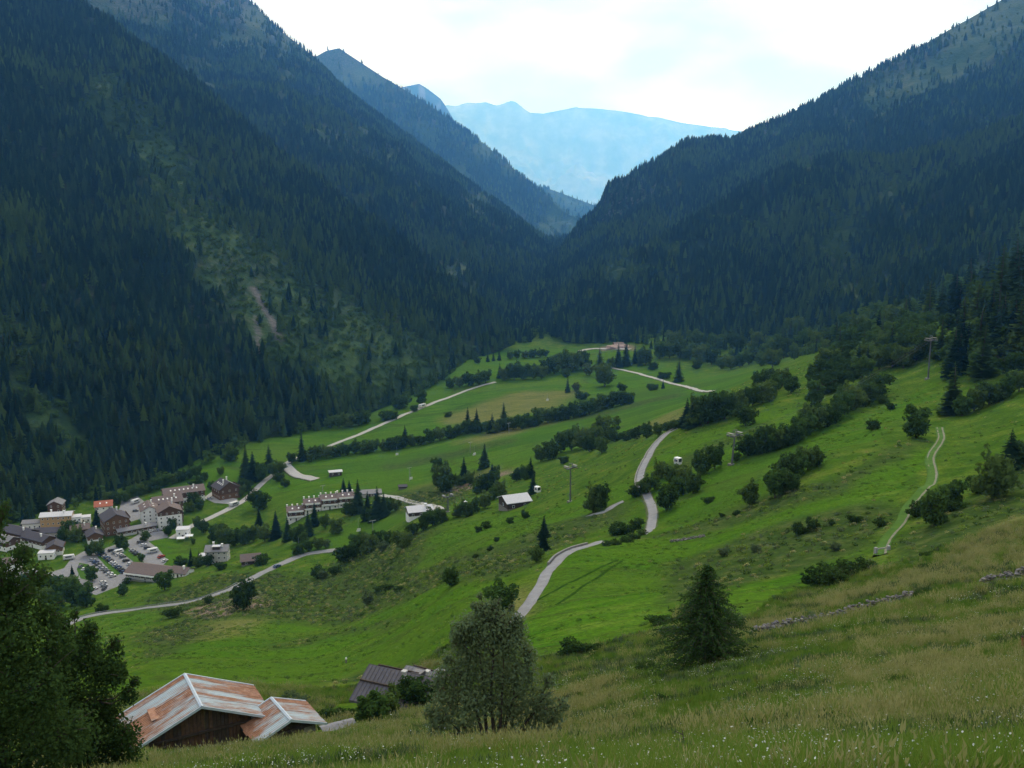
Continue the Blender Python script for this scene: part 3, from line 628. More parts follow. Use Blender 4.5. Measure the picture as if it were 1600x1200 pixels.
cluster('on the bank below the terrace meadow', [(t,537,879,30,1.1),(t,552,872,30),(t,563,868,38,1.1),(t,576,864,34),(t,590,853,26),(t,606,851,24),(t,629,858,30,1.1),(t,645,838,24),(t,662,828,24,1.2),(t,676,822,28,1.2),(t,690,816,26,1.1),(t,618,846,18),(w,598,862,18,1.2)])
cluster('beside the grey road below the terrace', [(t,470,866,20),(t,482,861,20),(t,497,858,20),(t,462,868,14),(w,510,856,16)])
cluster('on the slope below the grey road', [(t,381,953,50,.85),(b,325,943,14),(b,271,965,20,1.2),(w,575,946,26,.8),(b,498,903,22),(b,524,898,18),(b,592,926,12,1.4),(b,607,922,12,1.4),(b,622,925,10,1.4),(w,505,905,16,1.2)])
cluster('alone on the slope, round and dark', [(t,705,916,34,1.15)])
cluster('standing upright along the field bank', [(s,850,842,36,1.3),(s,849,863,42,1.3),(t,838,879,26,1.1)])
cluster('scattered below the grey-roofed hay barn', [(b,821,810,15,.9),(b,797,818,11),(b,760,826,13),(b,748,831,11),(b,776,846,9),(b,766,860,9),(b,743,872,9)])
cluster('around the grey-roofed hay barn', [(t,760,767,32,1.1),(t,772,762,26),(t,782,774,26),(t,757,794,27,1.1),(t,742,800,24),(t,729,807,26,1.1),(t,716,808,22),(s,833,772,34,1.4),(t,821,750,26),(s,829,747,32,1.2),(t,808,752,22),(t,746,772,24),(t,770,782,22)])
cluster('in the meadow grove left of the pylon', [(t,690,766,46,.9),(t,683,735,22,1.1),(t,697,770,30),(s,725,755,40,1.3),(t,711,757,18),(s,757,732,38,1.2),(s,769,747,24,1.3),(t,755,766,26),(t,735,756,22),(t,720,760,18),(t,776,742,16)])
hedge = []
for k, (u, v) in enumerate([(480,718),(494,717),(510,716),(526,713),(540,711),(554,709),(568,708),(584,706),(600,704),(614,702),(628,700),(643,697),(658,695),(672,692),(687,688),(702,684),(716,680),(730,678),(745,676),(760,677),(774,676),(788,672),(802,671),(815,670),(828,667),(842,663),(856,660),(870,657),(884,655),(896,653),(908,650),(921,648),(934,643),(946,639),(958,636),(970,633),(980,631)]):
    hedge.append((t if k % 3 else b, u, v, 18 + 5 * ((k * 7) % 4) / 3 + (4 if k > 22 else 0), 1.15))
cluster('in the long valley hedge', hedge)
cluster('rising out of the valley hedge', [(s,633,695,30,1.1),(s,731,673,36,1.1),(s,745,673,34,1.1),(s,769,676,30,1.1),(l,787,668,38,1.1),(s,577,705,20,1.1)])
cluster('on the meadow above the valley hedge', [(b,909,624,15,1.3),(s,887,613,24),(w,900,612,16),(t,945,604,38,1.1),(t,972,612,14,1.2),(b,700,651,9,1.3),(b,625,638,22,1.2),(t,659,632,24),(b,647,643,11),(b,603,656,16,1.3),(b,614,655,13,1.3)])
cluster('in the hedge by the left forest', [(t,515,669,20,1.2),(t,530,669,22,1.2),(t,545,667,23,1.2),(t,560,665,22,1.2),(t,572,661,20,1.2)])
cluster('in the copse amid the valley meadow', [(t,703,606,16,1.3),(t,718,605,19,1.2),(t,733,603,21,1.2),(t,748,601,22,1.2),(t,759,598,20,1.2),(s,781,591,24),(t,789,594,22),(t,803,593,28,1.1),(t,818,593,26,1.1),(t,833,592,24,1.1),(t,846,592,22,1.1),(t,866,584,30,1.1),(t,880,581,32,1.1),(t,895,580,33,1.1),(t,909,577,30,1.1),(b,884,589,14),(w,919,587,22),(t,853,586,26)])
cluster('in the thin far row on the meadow', [(t,797,561,13,1.2),(t,808,560,14,1.2),(t,820,560,13,1.2),(t,832,559,14,1.2),(t,844,558,14,1.2),(t,852,558,12,1.2),(s,762,565,14),(s,771,564,15),(s,780,563,16),(b,746,567,11)])
cluster('beside the far lane', [(l,937,577,36,1.1),(s,966,574,36,1.1),(s,978,572,40,1.2),(s,992,568,28),(t,1008,570,28,1.1),(b,1020,578,15),(t,955,575,18),(l,1000,572,24)])
cluster('with a bare trunk on the meadow by the far lane', [(l,1060,597,36,1.25)])
cluster('on the right meadow by the far lane', [(b,1089,576,14),(b,1034,592,13),(b,1043,591,11),(s,1036,607,14),(b,1017,610,12),(b,1024,609,10)])
cluster('in the far wood edge', [(t,1030,560,28,1.1),(t,1046,560,26,1.1),(t,1062,559,30,1.1),(t,1078,562,28,1.1),(t,1095,566,28,1.1),(t,1112,570,26,1.1),(t,1128,576,22,1.2),(t,1142,577,22,1.2),(t,1156,574,22,1.2),(t,1170,570,23,1.2),(t,1184,566,24,1.2),(t,1197,561,26,1.2),(t,1210,556,26,1.2),(t,1052,545,30,1.1),(t,1085,545,30,1.1),(t,1118,550,30,1.1),(t,1150,548,30,1.1),(t,1182,545,30,1.1)])
cluster('in the copse below the steep lane', [(t,948,691,44,1.05),(t,932,699,36,1.1),(t,911,702,38,1.1),(t,893,704,36,1.1),(t,876,707,32,1.1),(t,860,718,30,1.1),(t,845,721,26,1.1),(t,940,708,27),(b,881,724,14),(t,921,706,26),(b,962,690,20)])
cluster('along the field edge below the steep lane', [(b,979,688,17,1.2),(t,994,686,22,1.1),(t,1010,685,27,1.1),(t,1028,682,22,1.1),(b,1046,674,18,1.2),(b,1057,670,16,1.2)])
cluster('in the tall belt above the steep lane', [(s,1073,667,44,1.5),(s,1082,668,46,1.5),(t,1094,664,50),(t,1106,662,48),(t,1118,658,48),(t,1132,655,46),(t,1145,650,42),(t,1160,640,36),(t,1176,634,34),(t,1192,629,36,1.1),(t,1206,622,30),(t,1222,604,30),(t,1184,606,26),(t,1200,600,26),(t,1212,610,28)])
cluster('round, alone below the tall belt', [(t,1165,665,35,1.1)])
cluster('round, alone in the gap between the two wood belts', [(t,1236,614,29,1.15)])
mid = []
r_ = random.Random(5)
for (u, v) in [(1150,722),(1172,711),(1188,708),(1203,705),(1218,701),(1232,697),(1246,690),(1258,682),(1270,674),(1282,668),(1294,662),(1307,655),(1319,648),(1331,641),(1343,634),(1356,627),(1368,620)]: mid.append((t if r_.random() < .7 else b, u, v, (16 if u == 1150 else 44 - r_.random() * 8), 1.05))
cluster('in the belt across the right hillside', mid)
up = []
for k in range(34):
    f = r_.random(); g = r_.random(); u = 1262 + f * 175; v = 606 - f * 70 + (g - .35) * 46; up.append((t if r_.random() < .75 else b, u, v, 32 + r_.random() * 10, 1.1))
cluster('in the dense wood on the upper right hillside', up)
cluster('in the gap below the right forest', [(t,1190 + k * 17, 572 - k * 6 + (k % 2) * 8, 26 + (k % 3) * 5, 1.15) for k in range(10)])
cluster('above the upper right wood', [(t,1300 + k * 14, 545 - k * 5 + (k % 3) * 6, 30 + (k % 4) * 4, 1.1) for k in range(9)])
cluster('in the clump on the right hillside', [(t,1262,734,40,1.0),(t,1244,746,42),(t,1229,752,46),(t,1211,778,46,.95),(t,1171,790,42,1.0),(t,1240,766,30),(t,1274,728,28),(t,1222,770,40)])
cluster('in the clump at the lane bend', [(t,1031,748,32),(t,1049,756,34),(t,1071,763,38),(t,1083,771,34),(t,1095,742,42),(t,1117,733,40,.9),(t,1041,797,44),(t,1008,772,32),(t,1060,775,32),(b,1107,786,13,1.3),(t,1022,765,24),(b,994,776,22)])
cluster('with twin stems in the meadow beside the pylon', [(t,927,801,46,.75),(t,939,797,44,.7)])
cluster('in the low thicket under the steep lane', [(b,948,853,9,1.7),(b,962,851,10,1.7),(b,978,847,10,1.7),(b,990,842,11,1.7),(b,1003,836,10,1.6),(b,963,836,22,1.2),(b,979,834,18,1.2),(b,994,827,20,1.1)])
cluster('spreading over the upper field by the footpath', [(t,1431,684,54,1.1)])
cluster('tall and slender beside the top of the footpath', [(l,1486,648,80,1.1)])
cluster('in the hedge right of the footpath', [(t,1503,650,36,1.1),(t,1522,642,40,1.1),(t,1545,632,38,1.1),(t,1570,622,38,1.1),(t,1592,612,36,1.1),(b,1555,628,24,1.3),(b,1364,672,20),(b,1378,630,14,1.2),(b,1392,640,14)])
cluster('at the right edge of the upper field', [(t,1551,780,80,.95),(s,1577,735,64,1.4),(t,1598,728,44,1.1),(b,1530,770,30,1.2)])
cluster('beside the footpath on the upper field', [(t,1459,821,64,.95),(t,1488,791,44,1.1),(b,1434,806,30,1.1),(b,1475,800,28,1.2)])
cluster('on the rough strip of the right hillside', [(b,1270,827,21,1.1),(b,1249,835,21,1.1),(b,1128,808,9),(b,1151,805,11),(b,1300,820,10),(b,1220,765,9),(b,1335,815,14,1.5),(b,1376,822,14,1.5),(w,1305,860,14,1.6),(w,1180,862,14,1.6),(w,1130,868,14,1.6)])
cluster('low and dim below the footpath gate', [(b,1275,915,30,1.3),(b,1300,914,38,1.2),(b,1325,900,30,1.3),(b,1352,890,20,1.5)])
stand = []
WP = [(1240,566),(1300,590),(1400,575),(1475,600),(1600,585),(1600,445),(1500,462),(1400,492),(1300,515),(1200,538)]
k = 0
while len(stand) < 95:
    u = r_.uniform(1200, 1600); v = r_.uniform(445, 600)
    if float(poly_sd(np.array([u]), np.array([v]), WP)[0]) < 0 and not (1425 < u < 1475 and v > 565):
        q = r_.random(); big = sstep(1350, 1560, u)
        if q < .30 + .3 * big: stand.append((s if r_.random() < .5 else l, u, v, r_.uniform(36, 52) + 34 * big, 1.2))
        else: stand.append((t if r_.random() < .7 else b, u, v, r_.uniform(24, 38) + 8 * big, 1.15))
cluster('in the mixed wood below the right mountain', stand)
cluster('in the tall stand at the right edge', [(s,1452,502,66,1.3),(s,1470,500,58,1.2),(s,1490,494,68,1.3),(l,1515,490,70,1.2),(s,1540,474,88,1.2),(l,1562,470,86,1.2),(s,1582,466,96,1.2),(s,1602,462,104,1.2),(l,1425,524,46,1.3),(s,1405,524,40,1.3),(l,1470,562,66,1.2),(s,1500,560,76,1.2),(l,1530,562,84,1.2),(s,1560,558,86,1.2),(l,1590,556,88,1.2),(t,1420,565,48,1.1),(t,1445,545,40,1.1),(t,1515,545,50,1.1),(s,1546,530,80,1.2),(s,1612,540,90,1.2)])
cluster('in the hedge behind the apartment blocks', [(t,196,784,18,1.2),(t,208,778,20,1.2),(t,220,773,20,1.2),(t,233,769,20,1.2),(t,246,764,20,1.2),(t,258,760,20,1.2),(t,270,756,18,1.2),(t,283,752,18,1.2),(t,296,748,18,1.2),(t,308,745,18,1.2),(t,182,788,20,1.2),(t,168,786,20,1.2)])
cluster('between the apartments and the brown chalet', [(t,302,790,22,1.1),(t,312,796,20,1.1),(t,296,800,18,1.1),(t,375,776,20,1.1),(t,384,768,22,1.1),(t,330,765,14,1.1)])
cluster('among the village roofs', [(t,140,868,20),(t,119,846,26,1.1),(t,108,838,26,1.1),(t,98,846,22),(t,128,835,22),(s,152,822,30,1.1),(t,153,868,26,1.1),(t,188,855,20,1.1),(t,196,858,16),(t,227,845,18),(t,221,878,14),(t,143,908,26,1.0),(s,113,898,16),(t,263,836,16),(t,270,826,18),(t,318,832,20),(t,310,826,20),(t,302,850,10),(s,299,884,28,1.1),(s,311,876,16)])
cluster('on the grass below the parking lot', [(t,192,931,20,1.1),(t,258,922,30,1.15),(b,198,912,12),(t,310,886,20,1.2),(t,325,884,18,1.2),(b,345,890,14,1.3),(b,408,882,18,1.3),(b,283,882,14,1.4)])
cluster('in the dark grove left of the parking lot', [(t,60,925,34,1.1),(t,80,930,36,1.1),(t,100,935,36,1.1),(t,120,945,38,1.1),(t,135,948,38,1.1),(t,45,920,30,1.1),(t,70,945,30,1.1),(t,90,955,30,1.1),(b,160,956,14,1.3),(t,112,928,30,1.1)])
cluster('near the photographer, behind the rusty barns', [(w,455,1102,26,1.3),(w,470,1105,22,1.4),(b,520,1128,30,1.1),(b,541,1128,24,1.3)])
cluster('in front of the dark-roofed timber house', [(t,580,1135,56,1.1),(t,600,1128,60,1.0),(s,612,1115,48,1.3),(s,630,1108,56,1.2),(t,650,1105,54,1.1),(t,665,1098,44,1.1)])
cluster('reddish and dark behind the grey-green tree', [(t,784,962,54,1.15)])
cluster('low on the slope left of the larch', [(b,895,1024,30,1.4),(b,925,1020,20,1.4),(b,1010,1050,18,1.8),(w,975,1060,16,1.9),(w,1045,1000,26,1.5),(w,1142,992,44,1.0),(b,1030,975,18,1.8)])
cluster('low in the foreground grass', [(b,1042,1100,18,1.6),(b,1190,1085,16,1.6),(b,1090,1078,12,1.8),(w,1300,990,10,1.5)])
# ------------------------------------------------------------------ roads, lanes, paths
n = NT('asphalt'); M['asphalt'] = n.pbr(n.ramp(n.noise(.5, 6, .7), [(.3, (.155, .157, .165)), (.7, (.24, .24, .25))]), .9, n.bump(n.noise(8, 4), .3, .02), .2)
n = NT('pale_concrete'); M['pale_concrete'] = n.pbr(n.ramp(n.noise(.7, 6, .7), [(.3, (.24, .24, .24)), (.7, (.36, .355, .345))]), .9)
n = NT('track_gravel'); M['track'] = n.pbr(n.ramp(n.noise(1.2, 6, .7), [(.3, (.10, .11, .06)), (.6, (.17, .165, .11)), (.8, (.25, .24, .19))]), .95)
n = NT('guard_rail_steel'); M['steel'] = n.pbr(n.ramp(n.noise(3, 4), [(.3, (.22, .24, .27)), (.7, (.34, .36, .39))]), .5, metal=.5)
n = NT('concrete_wall'); M['wallstone'] = n.pbr(n.ramp(n.noise(.9, 6, .7), [(.3, (.10, .10, .10)), (.7, (.24, .235, .22))]), .9)
n = NT('grass_strip'); M['grass_strip'] = n.pbr(n.ramp(n.noise(.6, 5), [(.3, (.034, .090, .007)), (.7, (.058, .125, .013))]), .95, spec=.1)
n = NT('verge'); M['verge'] = n.pbr(n.ramp(n.noise(.8, 6, .75), [(.35, (.035, .065, .014)), (.5, (.06, .085, .025)), (.7, (.13, .125, .07))]), .95, spec=.1)
n = NT('rut'); M['rut'] = n.pbr(n.ramp(n.noise(.9, 5), [(.3, (.014, .04, .005)), (.7, (.03, .07, .01))]), .95, spec=0)
def smooth_line(P, step):
    P = [Vector(p) for p in P]; out = []
    for i in range(len(P) - 1):
        p0 = P[max(i - 1, 0)]; p1 = P[i]; p2 = P[i + 1]; p3 = P[min(i + 2, len(P) - 1)]; m = max(2, int((p2 - p1).length / step))
        for k in range(m):
            t_ = k / m; out.append(.5 * ((2 * p1) + (p2 - p0) * t_ + (2 * p0 - 5 * p1 + 4 * p2 - p3) * t_ ** 2 + (3 * p1 - p0 - 3 * p2 + p3) * t_ ** 3))
    out.append(P[-1]); return out
def flat(p): return Vector((p[0], p[1], 0))
def ribbon(name, pix, width, mat, lift=.22, off=0, step=2.5, world=None, jit=.05, verge=True, sink=(0, 0)):
    C = smooth_line([flat(hit(*p)) for p in pix] if world is None else world, step); N = 6; V = []
    for i, p in enumerate(C):
        d = (C[min(i + 1, len(C) - 1)] - C[max(i - 1, 0)]).normalized(); q = Vector((d.y, -d.x, 0)); p = p + q * off
        jl, jr = (width * jit * (mnoise.noise(Vector((p.x / 3, p.y / 3, s_))) ) for s_ in (0, 7)); e = [p + q * (width * (k / (N - 1) - .5) + (-jl if k == 0 else jr if k == N - 1 else 0)) for k in range(N)]
        zz = H(np.array([a.x for a in e]), np.array([a.y for a in e])); zm = zz.mean()
        ln_ = len(C); sk = -1.1 * (sink[0] * (1 - sstep(0, .10, i / ln_)) + sink[1] * sstep(.90, 1, i / ln_)); zz = zz + float(sk)
        V.append((e[0].x - q.x * .4, e[0].y - q.y * .4, zz[0] - .6))
        for a, z_ in zip(e, zz): V.append((a.x, a.y, max(z_, z_ * .4 + zm * .6) + lift))
        V.append((e[-1].x + q.x * .4, e[-1].y + q.y * .4, zz[-1] - .6))
    me = npmesh(name, V, gridfaces(len(C), N + 2)[:, ::-1], mat, False)
    tag(link(name, me), kind='structure')
    if verge and width > 2.4: ribbon('verge', None, width + .8, M['verge'], lift - .1, 0, 2.5, C[::2] + [C[-1]], .16, False, sink)
    return C
def rail(name, C, off, label, h=.7, cat='guard rail'):
    root = link(name, None, None, (C[0].x, C[0].y, gz(C[0].x, C[0].y))); tag(root, label, cat)
    V = []; F = []; pv = Vector(root.location)
    for i, p in enumerate(C):
        d = (C[min(i + 1, len(C) - 1)] - C[max(i - 1, 0)]).normalized(); q = Vector((d.y, -d.x, 0)); a = p + q * off; z_ = gz(a.x, a.y) + .2
        for (oo, zz) in ((0, h - .32), (.06, h - .32), (.06, h), (0, h)): V.append(tuple(Vector((a.x + q.x * oo, a.y + q.y * oo, z_ + zz)) - pv))
        if i:
            k = (i - 1) * 4
            for m in range(4): F.append((k + m, k + (m + 1) % 4, k + 4 + (m + 1) % 4, k + 4 + m))
        if i % 2 == 0:
            bm = bmesh.new(); bmesh.ops.create_cube(bm, size=1); bmesh.ops.transform(bm, verts=bm.verts, matrix=Matrix.Translation(Vector((a.x, a.y, z_ + h * .4)) - pv) @ Matrix.Diagonal((.12, .12, h * 1.4, 1)))
            pm = bpy.data.meshes.new('post'); bm.to_mesh(pm); bm.free(); pm.materials.append(M['steel']); link('post', pm, root)
    me = bpy.data.meshes.new('beam'); me.from_pydata(V, [], F); me.materials.append(M['steel']); link('beam', me, root)
def lane_wall(name, C, off, h, label, w=.4):
    V = []; F = []; p0 = Vector((C[0].x, C[0].y, gz(C[0].x, C[0].y)))
    for i, p in enumerate(C):
        d = (C[min(i + 1, len(C) - 1)] - C[max(i - 1, 0)]).normalized(); q = Vector((d.y, -d.x, 0)); a = p + q * off; z_ = gz(a.x, a.y) - .5
        for (oo, zz) in ((-w / 2, 0), (w / 2, 0), (w / 2, h + .5), (-w / 2, h + .5)): V.append(tuple(Vector((a.x + q.x * oo, a.y + q.y * oo, z_ + zz)) - p0))
        if i:
            k = (i - 1) * 4
            for m in range(4): F.append((k + m, k + (m + 1) % 4, k + 4 + (m + 1) % 4, k + 4 + m))
    F += [(0, 1, 2, 3), (len(V) - 4, len(V) - 3, len(V) - 2, len(V) - 1)]
    me = bpy.data.meshes.new(name); me.from_pydata(V, [], F); me.materials.append(M['wallstone']); o = link(name, me, None, p0); tag(o, label, 'wall')
c1 = ribbon('road', [(80,988),(130,966),(200,955),(290,943),(350,925),(400,901),(440,881),(470,869),(506,862),(540,856)], 5.0, M['asphalt'])
rail('guard_rail', c1[4:len(c1) * 6 // 10], -2.7, 'grey guard rail along the valley side of the lower road', 1.0)
c2 = ribbon('lane', [(790,988),(805,970),(818,955),(832,936),(846,914),(856,893),(876,872),(902,858),(936,848),(950,845)], 2.3, M['asphalt'], .12, sink=(0, 1))
lane_wall('retaining_wall', c2[len(c2) * 6 // 10:len(c2) * 93 // 100], -1.5, .8, 'low grey wall edging the upper curve of the lane')
c3 = ribbon('steep_lane', [(1012,838),(1018,820),(1020,800),(1013,780),(1001,756),(1001,742),(1010,720),(1024,697),(1043,678),(1064,667)], 2.5, M['asphalt'], sink=(1, 0))
lane_wall('lane_wall', c3[len(c3) * 4 // 10:], -1.65, .9, 'pale low wall along the valley side of the steep lane')
c4 = ribbon('valley_road', [(268,842),(300,822),(332,808),(375,786),(408,757),(430,740),(452,722),(482,710),(520,695),(560,680),(600,662),(640,645),(690,625),(730,610),(774,597)], 4.8, M['pale_concrete'], .3)
ribbon('side_road', [(446,727),(462,742),(476,746),(493,750)], 8, M['pale_concrete'], .36)
ribbon('terrace_lane', [(596,774),(620,778),(640,784),(665,790),(692,798)], 4.5, M['pale_concrete'], .3)
ribbon('far_lane', [(944,572),(960,576),(985,581),(1010,588),(1040,597),(1080,607),(1114,612)], 4.5, M['pale_concrete'], .4)
ribbon('far_track', [(905,549),(932,545),(985,546)], 7, M['pale_concrete'], .4)
ribbon('meadow_track', [(920,806),(944,801),(958,792),(974,784)], 2.6, M['asphalt'], .2)
fp = [(1376,868),(1384,846),(1408,818),(1420,792),(1436,774),(1452,760),(1458,742),(1454,716),(1464,698),(1471,684),(1468,668)]
cpath = ribbon('footpath', fp, 2.3, M['grass_strip'], .12, step=1.5)
ribbon('wheel_track', None, .40, M['track'], .17, .7, 1.5, cpath[::3], .3); ribbon('wheel_track', None, .32, M['track'], .17, -.7, 1.5, cpath[::3], .4)
# tyre lines pressed into the mown field
for k, pl in enumerate([[(836,940),(870,922),(905,904),(945,884),(966,875)],[(870,945),(900,925),(930,905),(955,887),(972,876)]]):
    ribbon('wheel_rut', pl, .6, M['rut'], .05, step=3)
# village paving: flat sheets on the levelled ground
def sheet(name, pix, mat, z=.06):
    P = [at(u, v, CAMZ / -ray(u, v)[1]) for u, v in pix]; bm = bmesh.new(); f = bm.faces.new([bm.verts.new((p.x, p.y, 0)) for p in P])
    if f.normal.z < 0: f.normal_flip()
    bmesh.ops.triangulate(bm, faces=bm.faces[:]); me = bpy.data.meshes.new(name); bm.to_mesh(me); bm.free(); me.materials.append(mat)
    o = link(name, me, None, (0, 0, z)); tag(o, kind='structure'); return o
sheet('parking_lot', [(122,905),(128,880),(150,862),(178,852),(205,842),(222,832),(245,828),(262,832),(262,840),(232,846),(248,858),(262,876),(250,888),(228,890),(206,898),(205,908),(180,918),(150,930),(135,925)], M['asphalt'])
sheet('village_street', [(60,900),(100,888),(112,872),(130,862),(145,858),(150,866),(128,880),(122,900),(100,910)], M['asphalt'], .10)
sheet('hotel_yard', [(185,800),(190,783),(215,775),(228,786),(222,810),(205,815)], M['asphalt'], .06)
sheet('chalet_yard', [(318,778),(336,765),(352,776),(372,780),(362,788),(335,786)], M['pale_concrete'], .12)
for nm, px_ in (('verge', [(152,870),(161,868),(189,896),(180,901)]), ('verge', [(180,852),(194,850),(226,880),(216,884),(196,868)]), ('verge', [(120,890),(124,880),(138,882),(150,900),(142,908),(126,904)])):
    sheet(nm, px_, M['grass_strip'], .14)
# ------------------------------------------------------------------ buildings
def mat(name, c0, c1, scale=1.5, rough=.85, metal=0, spec=.3):
    n = NT(name); M[name] = n.pbr(n.ramp(n.noise(scale, 5, .65), [(.3, c0), (.7, c1)]), rough, None, spec, metal)
mat('plaster_white', (.66, .66, .66), (.80, .80, .78)); mat('plaster_orange', (.38, .24, .11), (.46, .31, .16)); mat('plaster_grey', (.36, .36, .35), (.50, .49, .46))
mat('timber', (.055, .030, .018), (.12, .068, .040), 3); mat('timber_dark', (.030, .021, .016), (.07, .05, .038), 3); mat('timber_warm', (.10, .055, .030), (.17, .095, .05), 3)
mat('roof_grey', (.14, .14, .155), (.22, .215, .22), 2); mat('roof_brown', (.10, .075, .072), (.17, .13, .12), 2); mat('roof_dark', (.040, .038, .050), (.075, .07, .085), 2); mat('roof_red', (.26, .075, .04), (.36, .12, .07), 2); mat('roof_pale', (.42, .42, .45), (.56, .56, .58), 2)
mat('trim_white', (.72, .72, .72), (.84, .84, .84)); mat('stone', (.10, .095, .09), (.26, .25, .23), 2.5)
n = NT('window_glass'); M['glass'] = n.pbr((.02, .025, .03), .12, None, .6)
class MB:
    def __init__(s): s.V = []; s.F = []; s.I = []
    def quad(s, a, b, c, d, m=0): k = len(s.V); s.V += [a, b, c, d]; s.F.append((k, k + 1, k + 2, k + 3)); s.I.append(m)
    def tri(s, a, b, c, m=0): k = len(s.V); s.V += [a, b, c]; s.F.append((k, k + 1, k + 2)); s.I.append(m)
    def box(s, x0, x1, y0, y1, z0, z1, m=0):
        k = len(s.V); s.V += [(x0, y0, z0), (x1, y0, z0), (x1, y1, z0), (x0, y1, z0), (x0, y0, z1), (x1, y0, z1), (x1, y1, z1), (x0, y1, z1)]
        for f in ((0, 3, 2, 1), (4, 5, 6, 7), (0, 1, 5, 4), (1, 2, 6, 5), (2, 3, 7, 6), (3, 0, 4, 7)): s.F.append(tuple(k + i for i in f)); s.I.append(m)
    def prism(s, P, y0, y1, m=0, axis='y'):
        """polygon P of (a, z) extruded along y (or x)"""
        k = len(s.V); n_ = len(P); f = (lambda a, z, y: (a, y, z)) if axis == 'y' else (lambda a, z, y: (y, a, z))
        s.V += [f(a, z, y0) for a, z in P] + [f(a, z, y1) for a, z in P]
        s.F += [tuple(k + i for i in range(n_)), tuple(k + n_ + i for i in reversed(range(n_)))]; s.I += [m, m]
        for i in range(n_): j = (i + 1) % n_; s.F.append((k + i, k + n_ + i, k + n_ + j, k + j)); s.I.append(m)
    def mesh(s, name, mats):
        me = bpy.data.meshes.new(name); me.from_pydata(s.V, [], s.F)
        for m in (mats if isinstance(mats, (list, tuple)) else [mats]): me.materials.append(m)
        me.polygons.foreach_set('material_index', s.I); bm = bmesh.new(); bm.from_mesh(me); bmesh.ops.recalc_face_normals(bm, faces=bm.faces[:]); bm.to_mesh(me); bm.free(); return me
    def build(s, name, mats, parent=None): return link(name, s.mesh(name, mats), parent)
WMESH = {}
def window_mesh(w, h, frame):
    k = (round(w, 2), round(h, 2), frame)
    if k not in WMESH:
        m = MB(); m.box(-w / 2, w / 2, -.02, .07, -h / 2, h / 2, 0); p = MB(); p.box(-w / 2 + .12, w / 2 - .12, .02, .085, -h / 2 + .12, h / 2 - .12, 0)
        WMESH[k] = (m.mesh('window', M[frame]), p.mesh('pane', M['glass']))
    return WMESH[k]
def add_window(root, p, face, w=1.1, h=1.3, frame='trim_white'):
    fr, pn = window_mesh(w, h, frame); o = link('window', fr, root, p, {'s': math.pi, 'n': 0, 'e': -math.pi / 2, 'w': math.pi / 2}[face]); link('pane', pn, o)
def house(name, label, u, v, L_, W_, h, rot, pitch=.45, low='plaster_white', up='timber', roof='roof_grey', split=.5, cols=3, gcols=2, storeys=None, balc=False, chim=1, sky=0, cat='house', group=None, over=.7, P=None, wframe='trim_white', win=True, balc_mat='timber'):
    P = hit(u, v) if P is None else Vector(P)
    root = link(name, None, None, P, math.radians(rot)); tag(root, label, cat, group); lx, wy = L_ / 2, W_ / 2; hs = h * split; rz = wy * pitch
    if hs > .05:
        m = MB(); m.box(-lx, lx, -wy, wy, -3, hs); m.build('wall', M[low], root)
    m = MB(); e = .004; m.box(-lx + e, lx - e, -wy + e, wy - e, hs, h); m.prism([(-wy + e, h), (wy - e, h), (0, h + rz - .02)], -lx + e, lx - e, 0, 'x'); m.build('upper_wall', M[up], root)
    m = MB(); o = over; th = .28
    for s_ in (-1, 1):
        yo = s_ * (wy + o); zo = h - o * pitch
        m.prism([(0, h + rz + .02), (yo, zo + .02), (yo, zo + th), (0, h + rz + th)], -lx - o, lx + o, 0, 'x')
    rf = m.build('roof', M[roof], root)
    for i in range(chim):
        m = MB(); cx = lx * (.5 - i * .9) ; cy = wy * .35 * (1 if i % 2 else -1); z0 = h + rz * .5; m.box(cx - .45, cx + .45, cy - .4, cy + .4, z0, h + rz + 1.1, 0); m.box(cx - .6, cx + .6, cy - .55, cy + .55, h + rz + 1.1, h + rz + 1.35, 1); m.build('chimney', [M['plaster_white'], M['trim_white']], rf)
    for i in range(sky):
        cx = -lx * .75 + 1.5 * lx * (i + .5) / sky
        for s_ in (-1, 1):
            y = s_ * wy * .5; z = h + rz * .5 + th; m = MB(); m.prism([(y - .6, z + s_ * .6 * pitch + .02), (y + .6, z - s_ * .6 * pitch + .02), (y + .6, z - s_ * .6 * pitch + .12), (y - .6, z + s_ * .6 * pitch + .12)], cx - .45, cx + .45, 0, 'x'); m.build('skylight', M['trim_white'], rf)
    if win:
        st = storeys or max(1, int(h // 2.8))
        for q in range(st):
            z = h / st * (q + .55)
            for i in range(cols):
                x = -lx + L_ * (i + .5) / cols
                add_window(root, (x, -wy, z), 's', frame=wframe); add_window(root, (x, wy, z), 'n', frame=wframe)
            for i in range(gcols):
                y = -wy + W_ * (i + .5) / gcols
                add_window(root, (lx, y, z), 'e', frame=wframe); add_window(root, (-lx, y, z), 'w', frame=wframe)
        m = MB(); m.box(-.55, .55, -wy - .06, -wy + .05, -.2, 2.1); d = m.build('door', M['timber_dark'], root)
    if balc:
        st = storeys or max(1, int(h // 2.8))
        for q in range(1, st + 1):
            z = h / st * q - .1 if q < st else h - .2
            m = MB(); x = lx; m.box(x, x + 1.2, -wy * .9, wy * .9, z - .15, z); m.box(x + 1.1, x + 1.2, -wy * .9, wy * .9, z, z + .95); m.build('balcony', M[balc_mat], root)
            m = MB(); m.box(-lx * .9, lx * .9, -wy - 1.2, -wy, z - .15, z); m.box(-lx * .9, lx * .9, -wy - 1.2, -wy - 1.1, z, z + .95); m.build('balcony', M[balc_mat], root)
    return root
house('hotel', 'orange plastered hotel with pale grey roof in the village', 91, 826, 19, 10, 10, 12, .3, 'plaster_orange', 'plaster_orange', 'roof_pale', .6, 6, 3, 3, chim=2, sky=0, cat='hotel')
